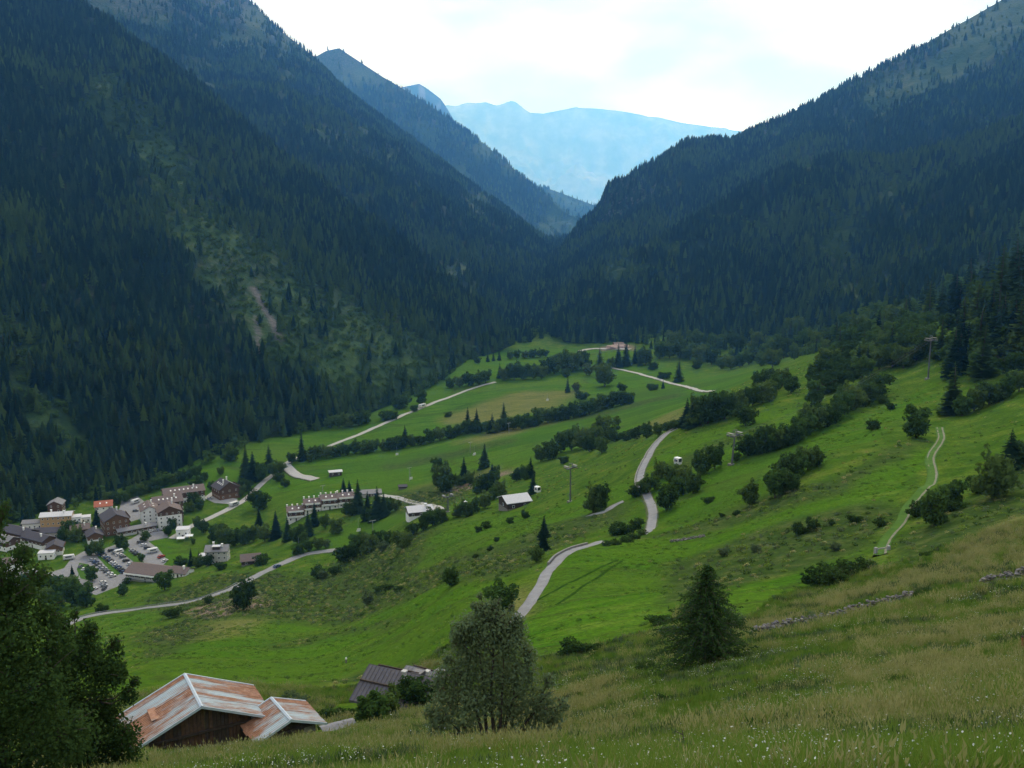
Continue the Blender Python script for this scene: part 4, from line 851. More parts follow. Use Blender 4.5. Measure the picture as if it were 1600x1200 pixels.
house('house', 'small grey gable rising behind the orange hotel', 90, 812, 9, 9, 12, 100, .5, 'plaster_grey', 'timber', 'roof_grey', chim=0)
house('hotel_annex', 'long low annex with pale grey roof left of the orange hotel', 57, 827, 15, 8, 5.5, 12, .3, 'plaster_white', 'plaster_white', 'roof_grey', cols=5, chim=0, cat='building')
house('white_block', 'white block with dark windows right of the orange hotel', 113, 825, 12, 7, 8, 20, .08, 'plaster_white', 'plaster_white', 'roof_pale', .6, 5, 2, 2, chim=0, over=.2, cat='building')
house('white_block', 'low white building at the village edge beside the hotel', 131, 817, 9, 6, 4.5, 20, .08, 'plaster_white', 'plaster_white', 'roof_pale', cols=3, chim=0, over=.2, cat='building')
house('house', 'dark grey-roofed house in front of the orange hotel', 78, 840, 14, 9, 5, 5, .4, 'plaster_grey', 'plaster_grey', 'roof_dark', cols=4, chim=0)
house('house', 'long dark-roofed house at the left end of the village', 34, 842, 22, 11, 5.5, -28, .45, 'plaster_white', 'timber', 'roof_dark', cols=5, chim=1)
house('house', 'dark-roofed house stepping down beside the village street', 62, 852, 20, 10, 5.5, -30, .45, 'plaster_white', 'timber', 'roof_dark', cols=5, chim=1)
house('chalet', 'small brown chalet with gable above the village street', 87, 864, 10, 9, 5, 108, .5, 'plaster_white', 'timber_warm', 'roof_dark', balc=True, chim=0)
house('white_block', 'white flat-roofed block half hidden by leaves by the street', 74, 872, 9, 6, 4, 10, .06, 'plaster_white', 'plaster_white', 'roof_pale', cols=3, chim=0, over=.2, cat='building')
house('house', 'white house with grey roof behind the left foreground leaves', 40, 912, 20, 9, 6, 8, .35, 'plaster_white', 'plaster_white', 'roof_grey', .6, 4, 2, chim=1)
house('house', 'white house with an orange-red tiled roof', 163, 803, 11, 10, 7, 20, .5, 'plaster_white', 'plaster_white', 'roof_red', chim=0, sky=2)
house('chalet_hotel', 'large brown timber chalet hotel with dark slate roof', 180, 830, 17, 15, 10, 122, .5, 'timber_warm', 'timber_warm', 'roof_dark', .4, 5, 4, 3, True, 1, cat='hotel')
house('hotel_annex', 'long low grey-roofed annex beside the brown chalet hotel', 213, 832, 24, 7, 3.6, 36, .3, 'plaster_grey', 'timber', 'roof_grey', cols=7, gcols=1, chim=1, cat='building')
house('apartment_block', 'front white apartment block with brown timber gable and balconies', 265, 820, 13, 15, 11, 115, .5, 'plaster_white', 'timber', 'roof_brown', .78, 3, 4, 4, True, 1, cat='apartments', group='staggered white and brown apartment blocks')
house('apartment_block', 'left wing of the apartments with tall white wall', 234, 815, 15, 11, 10, 115, .5, 'plaster_white', 'plaster_white', 'roof_brown', .75, 3, 3, 4, False, 1, sky=2, cat='apartments', group='staggered white and brown apartment blocks')
house('apartment_block', 'middle apartment block with skylights in a broad brown roof', 262, 803, 19, 13, 10, 28, .5, 'plaster_white', 'timber', 'roof_brown', .6, 5, 3, 3, False, 1, sky=5, cat='apartments', group='staggered white and brown apartment blocks')
house('apartment_block', 'rear apartment block with a row of white skylights', 287, 783, 28, 12, 8, 28, .5, 'plaster_white', 'timber', 'roof_brown', .5, 8, 3, 3, False, 1, sky=7, cat='apartments', group='staggered white and brown apartment blocks')
house('pavilion', 'white flat-roofed pavilion on the grass beside the car park', 287, 838, 8, 7, 5.5, 10, .04, 'plaster_white', 'trim_white', 'roof_pale', .4, 2, 2, chim=0, over=.3, cat='pavilion')
for k, (u, v) in enumerate([(283,846),(296,842)]):
    root = link('market_tent', None, None, hit(u, v), .15); tag(root, '%s white canopy tent below the white pavilion' % ('left' if k == 0 else 'right'), 'tent', 'white tents by the pavilion')
    m = MB(); m.prism([(-1.9, 2.3), (1.9, 2.3), (0, 3.2)], -2.4, 2.4, 0, 'x'); m.build('canopy', M['trim_white'], root)
    for x in (-2.2, 2.2):
        for y in (-1.7, 1.7): m = MB(); m.box(x - .05, x + .05, y - .05, y + .05, -.3, 2.35); m.build('pole', M['steel'], root)
house('chalet', 'big brown chalet with dark blue-grey roof and white gable trim', 353, 776, 15, 15, 8, 128, .62, 'timber_warm', 'timber', 'roof_dark', .5, 4, 3, 2, True, 2, sky=4, cat='chalet')
sh = house('long_shed', 'long brown-roofed hall with a white fascia by the car park', 240, 903, 26, 15, 5, -17, .4, 'plaster_grey', 'timber_dark', 'roof_brown', .5, 7, 3, 1, chim=0, cat='hall')
m = MB(); m.box(-13.8, 13.8, -8.6, -8.3, 3.9, 4.75); m.build('fascia', M['trim_white'], sh); m = MB(); m.box(-13, 13, -8.9, -8.3, 1.4, 1.8); m.build('rail', M['steel'], sh)
house('house', 'small low house with white gable behind the long hall', 285, 899, 10, 8, 3, -20, .5, 'plaster_white', 'plaster_white', 'roof_brown', cols=2, gcols=1, chim=1)
hv = house('house', 'grey stone three-storey house with a dormer in its slate roof', 341, 878, 12, 9.5, 8, 6, .45, 'plaster_grey', 'plaster_grey', 'roof_grey', .6, 4, 3, 3, False, 2)
m = MB(); m.box(-2, 2, -3.9, -1.2, 8.2, 10.4); m.build('dormer', M['timber_dark'], hv); m = MB(); m.box(-2.3, 2.3, -4.3, -1, 10.4, 10.65); m.build('dormer_roof', M['roof_pale'], hv)
house('lean_to', 'pale lean-to shed left of the grey three-storey house', 322, 874, 6, 5, 3, 6, .2, 'plaster_white', 'plaster_white', 'roof_pale', cols=1, gcols=1, chim=0, cat='shed')
house('barn', 'small barn with reddish-brown roof beside the grey house', 392, 880, 10, 8, 3, 16, .6, 'stone', 'timber_dark', 'roof_brown', .3, 2, 1, 1, chim=0, cat='barn')
pt = [hit(462, 812), hit(540, 790)]
for k, nm in enumerate(['leftmost', 'second from left', 'third from left', 'rightmost']):
    p = pt[0].lerp(pt[1], k / 3); p.z = gz(p.x, p.y)
    a = math.degrees(math.atan2(pt[1].y - pt[0].y, pt[1].x - pt[0].x))
    hs_ = house('terraced_house', '%s white and brown house of the terraced row' % nm, 0, 0, (pt[1] - pt[0]).xy.length / 3 * .97, 10, 7 - .3 * (k % 2), a, .42, 'plaster_white', 'timber', 'roof_brown', .55, 3, 2, 2, True, 0, sky=2, P=p, group='white terraced houses in a row', balc_mat='plaster_white')
    for i in range(4):
        x = -5 + 3.2 * i; m = MB(); m.box(x - .35, x + .35, -.35, .35, 8.6, 10.1); m.box(x - .5, x + .5, -.5, .5, 10.1, 10.4); m.build('chimney', M['trim_white'], hs_)
house('cottage', 'timber cottage with pale grey roof below the terrace lane', 655, 806, 12, 8.5, 3.6, 18, .42, 'plaster_white', 'timber_dark', 'roof_pale', .4, 3, 2, 1, chim=1, cat='cottage')
house('hay_barn', 'dark timber hay barn with a pale grey metal roof on the hillside', 804, 793, 11, 10, 4, 24, .4, 'stone', 'timber_dark', 'roof_pale', .3, 2, 1, 1, chim=0, cat='barn')
house('hut', 'small hut with white roof on the valley meadow', 524, 743, 9, 5.5, 3.4, 18, .22, 'timber_dark', 'timber_dark', 'roof_pale', .5, 2, 1, 1, chim=0, cat='hut')
house('shed', 'low dark grey-roofed building behind the terraced row', 577, 774, 15, 9, 2.6, 12, .3, 'plaster_grey', 'plaster_grey', 'roof_grey', .5, 4, 2, 1, chim=0, cat='building')
house('shed', 'tiny grey shed on the meadow above the terrace lane', 629, 764, 5, 4, 2.2, 15, .4, 'stone', 'timber_dark', 'roof_dark', .5, 1, 1, 1, chim=0, cat='shed', win=False)
house('farmhouse', 'small pale farm building among the far trees', 966, 542, 12, 8, 4, 10, .4, 'plaster_white', 'timber', 'roof_brown', .5, 3, 2, 1, chim=0, cat='house')

house('house', 'grey-roofed house at the far left edge of the village', 8, 856, 16, 10, 6, -25, .45, 'plaster_white', 'timber', 'roof_grey', cols=4, chim=1)
house('house', 'small white house with brown roof between hotel and chalet', 126, 838, 11, 9, 6, 25, .5, 'plaster_white', 'timber', 'roof_brown', cols=3, chim=1)
house('house', 'dark-roofed house between the street and the brown chalet hotel', 148, 845, 12, 9, 5, 118, .5, 'plaster_white', 'timber_warm', 'roof_dark', cols=3, balc=True, chim=1)
house('house', 'white house with brown roof beside the grove at the lower village', 12, 892, 15, 9, 6, 12, .45, 'plaster_white', 'plaster_white', 'roof_brown', cols=4, chim=1)
# the two timber barns under rusty sheet roofs, and the dark-roofed house, close to the camera
n = NT('rusty_sheet'); P_ = n.n('ShaderNodeTexCoord').outputs['Object']; mp_ = n.n('ShaderNodeMapping'); mp_.inputs['Scale'].default_value = (1.0, .22, .22); n.l(P_, mp_.inputs['Vector'])
ofs = n.n('ShaderNodeVectorMath', operation='ADD'); cmb = n.n('ShaderNodeCombineXYZ'); n.l(n.math('MULTIPLY', n.rnd(), .7), cmb.inputs[1]); n.l(mp_.outputs[0], ofs.inputs[0]); n.l(cmb.outputs[0], ofs.inputs[1])
big_ = n.noise(.55, 3, .6, ofs.outputs[0]); fin_ = n.noise(3.5, 6, .75, ofs.outputs[0])
rm = n.ramp(n.math('ADD', n.math('ADD', n.math('MULTIPLY', big_, 1.1), n.math('MULTIPLY', fin_, .5)), n.math('MULTIPLY', n.rnd(), .14)), [(.73, 0), (.90, 1)])
zinc = n.ramp(fin_, [(.3, (.30, .37, .40)), (.7, (.46, .53, .55))]); rust = n.ramp(n.noise(2, 6, .7, P_), [(.3, (.19, .085, .045)), (.55, (.31, .15, .085)), (.75, (.44, .27, .17))])
M['rusty'] = n.pbr(n.mix(rm, zinc, rust), .55, None, .3, 0)
def barn(name, label, P, rot, L_, W_, pitch, h, sheets, split=None):
    """P: point on the ground under the middle; ridge along local X"""
    root = link(name, None, None, P, math.radians(rot)); tag(root, label, 'barn'); wy = W_ / 2; lx = L_ / 2; ov = .55; rz = wy * pitch
    iw = wy - .9; il = lx - .8; gh = h + (rz) * (1 - iw / wy)
    m = MB(); m.box(-il, il, -iw, iw, -4, .7); m.build('stone_base', M['stone'], root)
    nb = int(2 * iw / .34)
    for k in range(nb):                                   # upright boards of the gable that faces the camera, and of the far one
        y0 = -iw + 2 * iw * k / nb; y1 = y0 + 2 * iw / nb - .03; top = h + rz * (1 - max(abs(y0), abs(y1)) / wy) - .15
        for sx in (-1, 1):
            m = MB(); d = rng.uniform(0, .05); m.box(*sorted((sx * il, sx * (il - .12 + d))), y0, y1, .66, top - rng.uniform(0, .25)); m.build('board', M['timber_dark' if rng.random() < .6 else 'timber'], root)
    for sy in (-1, 1):
        m = MB()
        for q in range(9): z0 = .7 + q * (h - .75) / 9; m.box(-il, il, *sorted((sy * iw, sy * (iw - .1))), z0, z0 + (h - .75) / 9 - .03)
        m.build('side_wall', M['timber_dark'], root)
    for (y, wd) in ((-iw + .5, .55), (iw - .5, .55)):
        m = MB(); m.box(-il - .14, -il - .02, y - wd, y + wd, -4, h + rz * .12); m.build('stone_pillar', M['stone'], root)
    m = MB(); m.box(-il - .1, -il - .02, .4, 1.9, -1.0, 1.9); m.build('door', M['timber'], root)
    for z in (1.9, h + .1): m = MB(); m.box(-il - .2, -il - .03, -iw, iw, z - .11, z + .11); m.build('beam', M['timber_dark'], root)
    for sy in (-1, 1):
        sl = math.hypot(wy, rz); ny, nz_ = -sy * rz / sl, wy / sl
        for k in range(sheets):
            x0 = -lx + L_ * k / sheets; x1 = -lx + L_ * (k + 1) / sheets + .05; m = MB(); nr = 4
            lift = .03 * (k % 2) + rng.uniform(0, .015); e = rng.uniform(-.08, .08)
            def pt_(x, f, dz): f = f * (1 + e * (f > .9) / sl); return (x, sy * wy * f, h + rz * (1 - f) + .12 + dz + lift)
            for j in range(nr):                            # raised ribs between flat pans
                xa = x0 + (x1 - x0) * j / nr; xb = x0 + (x1 - x0) * (j + .72) / nr; xm = xb + (x1 - x0) * .14 / nr; xc = x0 + (x1 - x0) * (j + 1) / nr
                for (p, q, za, zb) in ((xa, xb, 0, 0), (xb, xm, 0, .05), (xm, xc, .05, 0)):
                    m.quad(pt_(p, 0, za), pt_(q, 0, zb), pt_(q, 1, zb), pt_(p, 1, za))
                    m.quad(pt_(p, 1, za), pt_(q, 1, zb), pt_(q, 1, zb - .06), pt_(p, 1, za - .06))
            m.build('roof_sheet', M['rusty'], root)
        for q in range(4):
            f = (q + .5) / 4; m = MB(); m.box(-lx + .1, lx - .1, sy * wy * f - .07, sy * wy * f + .07, h + rz * (1 - f) - .12, h + rz * (1 - f) + .07); m.build('purlin', M['timber_dark'], root)
        m = MB(); m.prism([(0, h + rz - .05), (sy * wy, h - .05), (sy * wy, h + .20), (0, h + rz + .20)], -lx - .06, -lx + .02, 0, 'x'); m.build('verge_trim', M['trim_zinc'], root)
        m = MB(); m.prism([(0, h + rz - .05), (sy * wy, h - .05), (sy * wy, h + .2), (0, h + rz + .2)], lx - .02, lx + .1, 0, 'x'); m.build('verge_trim', M['trim_zinc'], root)
    m = MB(); m.prism([(-.16, h + rz + .12), (0, h + rz + .19), (.16, h + rz + .12), (.16, h + rz + .15), (0, h + rz + .24), (-.16, h + rz + .15)], -lx - .05, lx + .05, 0, 'x'); m.build('ridge_cap', M['trim_zinc'], root)
    return root
mat('trim_zinc', (.34, .40, .46), (.46, .52, .57), 2, .5)
KB = 82 / 72
def barn_at(ap, Y, rot, L_, W_, pitch, h, name, label, sheets):
    A = at(*ap, Y); d = Vector((math.cos(math.radians(rot)), math.sin(math.radians(rot)), 0)); c_ = A + d * (L_ / 2); wy = W_ / 2
    return barn(name, label, (c_.x, c_.y, A.z - wy * pitch - h), rot, L_, W_, pitch, h, sheets)
bn = barn_at((315, 1106), 82, 119.3, 6.2 * KB, 11.3 * KB, .435, 3.6, 'hay_barn', 'large timber barn under a broad roof of rusty corrugated sheets', 7)
m = MB(); m.prism([(1.3, 5.05), (3.6, 4.02), (3.6, 4.95), (1.3, 5.25)], -.9, .9, 0, 'x'); m.build('dormer', M['timber_dark'], bn)
m = MB(); m.prism([(1.0, 5.32), (3.9, 4.98), (3.9, 5.06), (1.0, 5.40)], -1.15, 1.15, 0, 'x'); m.build('dormer_roof', M['rusty'], bn)
barn_at((455, 1127), 83, 124, 4.9, 6.8, .40, 2.6, 'small_barn', 'smaller lower timber barn with rusty sheet roof behind the large one', 5)

mat('roof_seam', (.062, .057, .066), (.095, .088, .098), 1.2, .45)
def seam_house(P, rot, L_, W_, h, pitch, label, roofmat='roof_seam', chim=True):
    root = house('timber_house', label, 0, 0, L_, W_, h, rot, pitch, 'stone', 'timber', roofmat, .35, 3, 2, 1, chim=0, P=P)
    rf = [c for c in root.children if c.name.startswith('roof')][0]; wy = W_ / 2; rz = wy * pitch; o = .7
    for sy in (-1, 1):
        ns = int((L_ + 1.4) / .55)
        for k in range(ns + 1):
            x = -L_ / 2 - o + (L_ + 1.4) * k / ns; m = MB(); yo = sy * (wy + o); m.prism([(0, h + rz + .27), (yo, h - o * pitch + .27), (yo, h - o * pitch + .34), (0, h + rz + .34)], x - .03, x + .03, 0, 'x'); m.build('roof_seam', M[roofmat], rf)
        y = sy * wy * .55; z = h + rz * .45 + .34; m = MB(); m.box(-L_ / 2 - o, L_ / 2 * .3, y - .07, y + .07, z, z + .2); m.build('snow_guard', M['timber_dark'], rf)
        y = sy * wy * .72; z = h + rz * .28; m = MB(); m.prism([(y - .9, z), (y + .5 * sy, z), (y + .5 * sy, z + .75), (y - .9, z + .85)], .2, 1.5, 0, 'x'); m.build('dormer', M[roofmat], rf)
    if chim:
        m = MB(); m.box(.8, 1.25, -1.3, -.85, h + rz * .6, h + rz + .9); m.box(.7, 1.35, -1.4, -.75, h + rz + .9, h + rz + 1.05); m.build('chimney', M['plaster_grey'], rf)
    return root
A = at(578, 1040, 118); rot = -24; d = Vector((math.cos(math.radians(rot)), math.sin(math.radians(rot)), 0)); c_ = A + d * 4.6
seam_house((c_.x, c_.y, A.z - 2.3 - 4.0), rot, 8.0, 8, 4.0, .55, 'dark timber house with brown standing-seam metal roof')
A = at(640, 1046, 128); c_ = A + d * 2.5
seam_house((c_.x, c_.y, A.z - 1.6 - 4.2), rot - 5, 5, 6.5, 4.2, .5, 'small house with pale metal roof right of the dark timber house', 'roof_grey')
# ------------------------------------------------------------------ vehicles
def paint(name, c): n = NT(name); M[name] = n.pbr(c, .35, None, .5)
for nm, c in (('paint_white', (.62, .62, .62)), ('paint_silver', (.34, .35, .37)), ('paint_black', (.02, .02, .023)), ('paint_blue', (.03, .06, .14)), ('paint_grey', (.12, .125, .13)), ('paint_red', (.32, .03, .02)), ('paint_yellow', (.5, .4, .06))): paint(nm, c)
n = NT('tyre'); M['tyre'] = n.pbr((.02, .02, .02), .9)
CARM = {}
def car_parts():
    if CARM: return CARM
    prof = [(-2.1, .35), (-2.12, .75), (-1.95, .95), (-1.0, 1.0), (.9, 1.0), (1.75, .88), (2.05, .68), (2.08, .35)]
    m = MB(); m.prism([(a, z) for a, z in prof], -.86, .86); CARM['body'] = m
    m = MB(); P0 = [(-1.85, .98), (-1.45, 1.40), (.05, 1.42), (.85, .99)]
    k = len(m.V); 
    for y, s_ in ((-.80, 1), (.80, 1)): pass
    lo = [(-1.85, -.8, .98), (.85, -.8, .99), (.85, .8, .99), (-1.85, .8, .98)]; hi = [(-1.42, -.64, 1.40), (.05, -.64, 1.41), (.05, .64, 1.41), (-1.42, .64, 1.40)]
    for i in range(4): j = (i + 1) % 4; m.quad(lo[i], lo[j], hi[j], hi[i])
    CARM['glass'] = m.mesh('window', M['glass'])
    m = MB(); m.quad(*hi); m.box(-1.44, .07, -.66, .66, 1.41, 1.45); CARM['roof'] = m
    V = []; F = []; tube(V, F, [(0, -.11, 0), (0, .11, 0)], [.32, .32], 10); F.append(tuple(range(9, -1, -1))); me = bpy.data.meshes.new('wheel'); me.from_pydata(V, [], F); me.materials.append(M['tyre']); CARM['wheel'] = me
    CARM['bm'] = {}; return CARM
def car(P, rot, col, label, group=None, scale=1.0, name='parked_car'):
    c = car_parts()
    if col not in c['bm']: c['bm'][col] = (c['body'].mesh('body', M[col]), c['roof'].mesh('roof', M[col]))
    root = link(name, None, None, P, math.radians(rot)); root.scale = (scale,) * 3; tag(root, label, 'car', group)
    link('body', c['bm'][col][0], root); link('window', c['glass'], root); link('roof', c['bm'][col][1], root)
    for x in (-1.3, 1.3):
        for y in (-.78, .78): link('wheel', c['wheel'], root, (x, y, .32))
def box_vehicle(name, P, rot, L_, W_, h, col, label, cat, band=None):
    root = link(name, None, None, P, math.radians(rot)); tag(root, label, cat)
    m = MB(); m.prism([(-L_ / 2, .5), (L_ / 2, .5), (L_ / 2, h * .55), (L_ / 2 - .5, h), (-L_ / 2 + .2, h), (-L_ / 2, h - .3)], -W_ / 2, W_ / 2); m.build('body', M[col], root)
    for sy in (-1, 1): m = MB(); m.box(-L_ * .3, L_ * .25, *sorted((sy * W_ / 2, sy * (W_ / 2 + .03))), h * .52, h * .8); m.build('window', M['glass'], root)
    if band: m = MB(); m.box(-L_ / 2 - .02, L_ / 2 + .02, -W_ / 2 - .04, W_ / 2 + .04, .75, 1.05); m.build('stripe', M[band], root)
    for x in (-L_ * .28, L_ * .28):
        for sy in (-1, 1): link('wheel', car_parts()['wheel'], root, (x, sy * (W_ / 2 - .08), .32))
def G(u, v, z=.14): p = at(u, v, (CAMZ - z) / -ray(u, v)[1]); p.z = z; return p
cols = ['paint_white', 'paint_silver', 'paint_black', 'paint_blue', 'paint_grey', 'paint_silver', 'paint_white', 'paint_grey']
cn = {'paint_white': 'white', 'paint_silver': 'silver', 'paint_black': 'black', 'paint_blue': 'dark blue', 'paint_grey': 'grey', 'paint_red': 'red'}
r_ = random.Random(11)
def car_row(a, b, n_, where, seq, z=.14):
    A, B = G(*a), G(*b); d = B - A; rot = math.degrees(math.atan2(d.y, d.x)) + 90
    for k in range(n_):
        p = A.lerp(B, k / max(n_ - 1, 1)); c_ = seq[k % len(seq)]; car(p, rot + r_.uniform(-3, 3), c_, '%s car, %s from the far end of the %s' % (cn[c_], ORD[k], where), 'cars parked in the ' + where)
S_ = ['paint_silver', 'paint_grey', 'paint_black', 'paint_white', 'paint_blue', 'paint_silver', 'paint_white']
car_row((145, 876), (176, 901), 8, 'left parking row', ['paint_silver', 'paint_blue', 'paint_grey', 'paint_silver', 'paint_silver', 'paint_grey', 'paint_white', 'paint_white'])
car_row((159, 866), (194, 895), 13, 'long middle parking row', ['paint_blue', 'paint_black', 'paint_silver', 'paint_blue', 'paint_grey', 'paint_black', 'paint_white', 'paint_silver', 'paint_silver', 'paint_blue', 'paint_grey', 'paint_black', 'paint_blue'])
car_row((174, 861), (192, 871), 4, 'short inner parking row', ['paint_black', 'paint_silver', 'paint_white', 'paint_grey'])
car_row((197, 877), (204, 882), 2, 'pair beside the long hall', ['paint_black', 'paint_white'])
car_row((207, 861), (214, 867), 3, 'row by the hedge', ['paint_silver', 'paint_grey', 'paint_black'])
car_row((219, 848), (230, 857), 3, 'row above the caravan', ['paint_grey', 'paint_white', 'paint_black'])
box_vehicle('caravan', G(239, 863), 35, 6.5, 2.4, 2.7, 'paint_white', 'white caravan parked at the edge of the car park', 'caravan', 'paint_silver')
box_vehicle('van', G(186, 864), 40, 5.5, 2.1, 2.3, 'paint_white', 'white delivery van in the inner parking row', 'van')
box_vehicle('camper_van', G(212, 786), 60, 6.5, 2.3, 2.9, 'paint_white', 'white camper van in the yard behind the chalet hotel', 'camper', 'paint_grey')
box_vehicle('camper_van', G(108, 874), 20, 6.5, 2.3, 2.9, 'paint_white', 'white camper van at the street below the brown chalet', 'camper', 'paint_silver')
car(G(252, 871), 60, 'paint_red', 'bright red car next to the caravan', scale=1.15)
car(G(258, 877), 60, 'paint_white', 'white car beside the red car by the long hall')
for (u, v, c_, l_) in ((148, 921, 'paint_white', 'white car at the lower left corner of the car park'), (161, 911, 'paint_white', 'white car parked just above two others by the lower exit'), (163, 916, 'paint_silver', 'silver car in the middle of the three by the lower exit'), (163, 921, 'paint_black', 'black car at the bottom edge of the car park'), (126, 886, 'paint_grey', 'grey car at the round verge by the street'), (132, 890, 'paint_white', 'white car next to the grey one by the round verge'), (236, 831, 'paint_white', 'white car near the low annex'), (249, 829, 'paint_silver', 'silver car right of the white one near the annex'), (328, 780, 'paint_silver', 'silver car in the chalet yard'), (212, 799, 'paint_grey', 'grey car in the yard behind the hotel')):
    car(G(u, v), r_.uniform(0, 90), c_, l_)
p = hit(433, 887); car(p + Vector((0, 0, .25)), 62, 'paint_blue', 'dark car driving down the grey road', name='driving_car', scale=1.1)
p = hit(366, 791); box_vehicle('truck', p + Vector((0, 0, .3)), 58, 7.5, 2.5, 3.0, 'paint_white', 'white truck on the road below the brown chalet', 'truck', 'paint_black')
p = hit(660, 637); box_vehicle('truck', p + Vector((0, 0, .35)), 60, 9, 3.0, 3.4, 'paint_white', 'white and yellow truck on the far valley road', 'truck', 'paint_yellow')

# ------------------------------------------------------------------ the cable car: pylons, cables, cabins
def tube_obj(name, pts, rads, m_, parent=None, n_=6):
    V = []; F = []; tube(V, F, pts, rads, n_); me = bpy.data.meshes.new(name); me.from_pydata(V, [], F); me.materials.append(m_); return link(name, me, parent)
mat('pylon_grey', (.07, .075, .085), (.12, .125, .135), 2, .6)
def pylon(u, v, hp, rot, label, arm=3.8, rad=.34, lean=0):
    P = hit(u, v); h = hp * depth(P) / FPX * 1.05; root = link('lift_pylon', None, None, P, rot); tag(root, label, 'pylon', 'cable car pylons')
    tube_obj('mast', [(0, 0, -1), (lean * .5, 0, h * .5), (lean, 0, h)], [rad, rad * .85, rad * .65], M['pylon_grey'], root, 8)
    m = MB(); m.box(-arm / 2 + lean, arm / 2 + lean, -.22, .22, h - .4, h + .05); m.build('crossarm', M['pylon_grey'], root)
    for s_ in (-1, 1):
        x = s_ * arm / 2 + lean; m = MB(); m.box(x - .18, x + .18, -1.7, 1.7, h - .1, h + .25); m.build('sheave_beam', M['pylon_grey'], root)
        m = MB(); m.box(x - .5, x + .5, -1.3, 1.3, h + .8, h + .9); m.build('work_platform', M['pylon_grey'], root)
    m = MB(); m.box(lean - .9, lean - .8, -.1, .1, h, h + 1.8); m.box(lean + .8, lean + .9, -.1, .1, h, h + 1.8); m.box(lean - .9, lean + .9, -.1, .1, h + 1.7, h + 1.8); m.build('gantry', M['pylon_grey'], root)
    m = MB(); m.box(-.9, .9, -.9, .9, -1.5, .35); m.build('footing', M['wallstone'], root)
    q = Matrix.Rotation(rot, 3, 'Z'); return [P + q @ Vector((s_ * arm / 2 + lean, 0, h + .3)) for s_ in (-1, 1)]
B1 = hit(890, 782); B2 = hit(1140, 735); ang = math.atan2(B2.y - B1.y, B2.x - B1.x) - math.pi / 2
t0 = pylon(700, 800, 24, ang, 'thin grey lift pylon above the cottage roofs', 4.5, .4)
t1 = pylon(891, 784, 52, ang, 'tall grey lift pylon on the meadow below the steep lane')
t2 = pylon(1143, 726, 44, ang, 'leaning grey lift pylon before the hillside wood', lean=-1.0)
t3 = pylon(1450, 592, 58, ang, 'high grey lift pylon among the upper right trees')
def cable(a, b, sag, label):
    pts = [a.lerp(b, k / 24) + Vector((0, 0, -sag * 4 * (k / 24) * (1 - k / 24))) for k in range(25)]
    o = tube_obj('lift_cable', [tuple(p - a) for p in pts], [.02] * 25, M['pylon_grey'], None, 4); o.location = a; tag(o, label, 'cable', 'cable car ropes'); return pts
def cabin(P, label):
    root = link('gondola_cabin', None, None, P, ang); tag(root, label, 'gondola', 'gondola cabins'); tube_obj('hanger', [(0, 0, 0), (.15, 0, -1.3), (0, 0, -2.4)], [.05] * 3, M['pylon_grey'], root, 4)
    m = MB(); m.prism([(-.75, -4.6), (.75, -4.6), (1.0, -3.7), (.8, -2.4), (-.8, -2.4), (-1.0, -3.7)], -1.05, 1.05); m.build('cabin', M['paint_white'], root)
    for s_ in (-1, 1): m = MB(); m.box(-.7, .7, *sorted((s_ * 1.05, s_ * 1.08)), -3.75, -2.6); m.build('window', M['glass'], root)
    m = MB(); m.prism([(-1.03, -3.72), (1.03, -3.72), (.84, -2.7), (-.84, -2.7)], -.8, .8); m.build('glass_band', M['glass'], root)
seg = []
for k, nm in ((0, 'valley side'), (1, 'hill side')):
    for (a, b_, w_) in ((t0, t1, 'cottage and the meadow pylon'), (t1, t2, 'meadow pylon and the leaning pylon'), (t2, t3, 'leaning pylon and the upper pylon')):
        seg.append(cable(a[k], b_[k], (b_[k] - a[k]).length * .025, '%s lift rope between the %s' % (nm, w_)))
cabin(seg[0][18], 'white gondola cabin hanging left of the meadow pylon'); cabin(seg[1][16], 'white gondola cabin hanging above the steep lane'); cabin(seg[3][5], 'white gondola cabin hanging over the cottage'); cabin(seg[5][12], 'white gondola cabin hanging over the hillside wood')
# the old chairlift: thin posts and pale chairs over the valley meadow
CT = []
for k, (u, v, hp) in enumerate([(505, 782, 22), (583, 845, 30), (640, 752, 20), (735, 708, 16), (795, 676, 14)]):
    P = hit(u, v); h = hp * depth(P) / FPX * 1.1; root = link('chairlift_post', None, None, P, ang); tag(root, '%s thin pale chairlift post from the left above the terrace meadow' % ORD[k], 'post', 'chairlift posts')
    tube_obj('mast', [(0, 0, -1), (0, 0, h)], [.22, .16], M['steel'], root, 6); m = MB(); m.box(-1.8, 1.8, -.12, .12, h - .2, h); m.build('crossarm', M['steel'], root)
for k, (u, v, l_) in enumerate([(642, 741, 'over the meadow above the hut lane'), (741, 703, 'over the meadow beside the spruce'), (620, 703, 'before the long valley hedge'), (855, 618, 'over the brown field'), (560, 822, 'below the terraced houses'), (467, 852, 'above the roadside bushes'), (720, 790, 'beside the cottage lane')]):
    P = hit(u, v + 8); d_ = (P - Vector((0, 0, CAMZ))); P = Vector((0, 0, CAMZ)) + d_ * .99; root = link('chairlift_chair', None, None, P, ang); tag(root, 'small white chairlift seat hanging ' + l_, 'chair', 'chairlift seats')
    tube_obj('hanger', [(0, 0, 1.8), (0, 0, 7.5)], [.08, .08], M['steel'], root, 4); m = MB(); m.box(-1.1, 1.1, -.5, .5, 0, .35); m.build('seat', M['paint_white'], root); m = MB(); m.box(-1.1, 1.1, .4, .55, .35, 1.8); m.build('backrest', M['paint_white'], root)

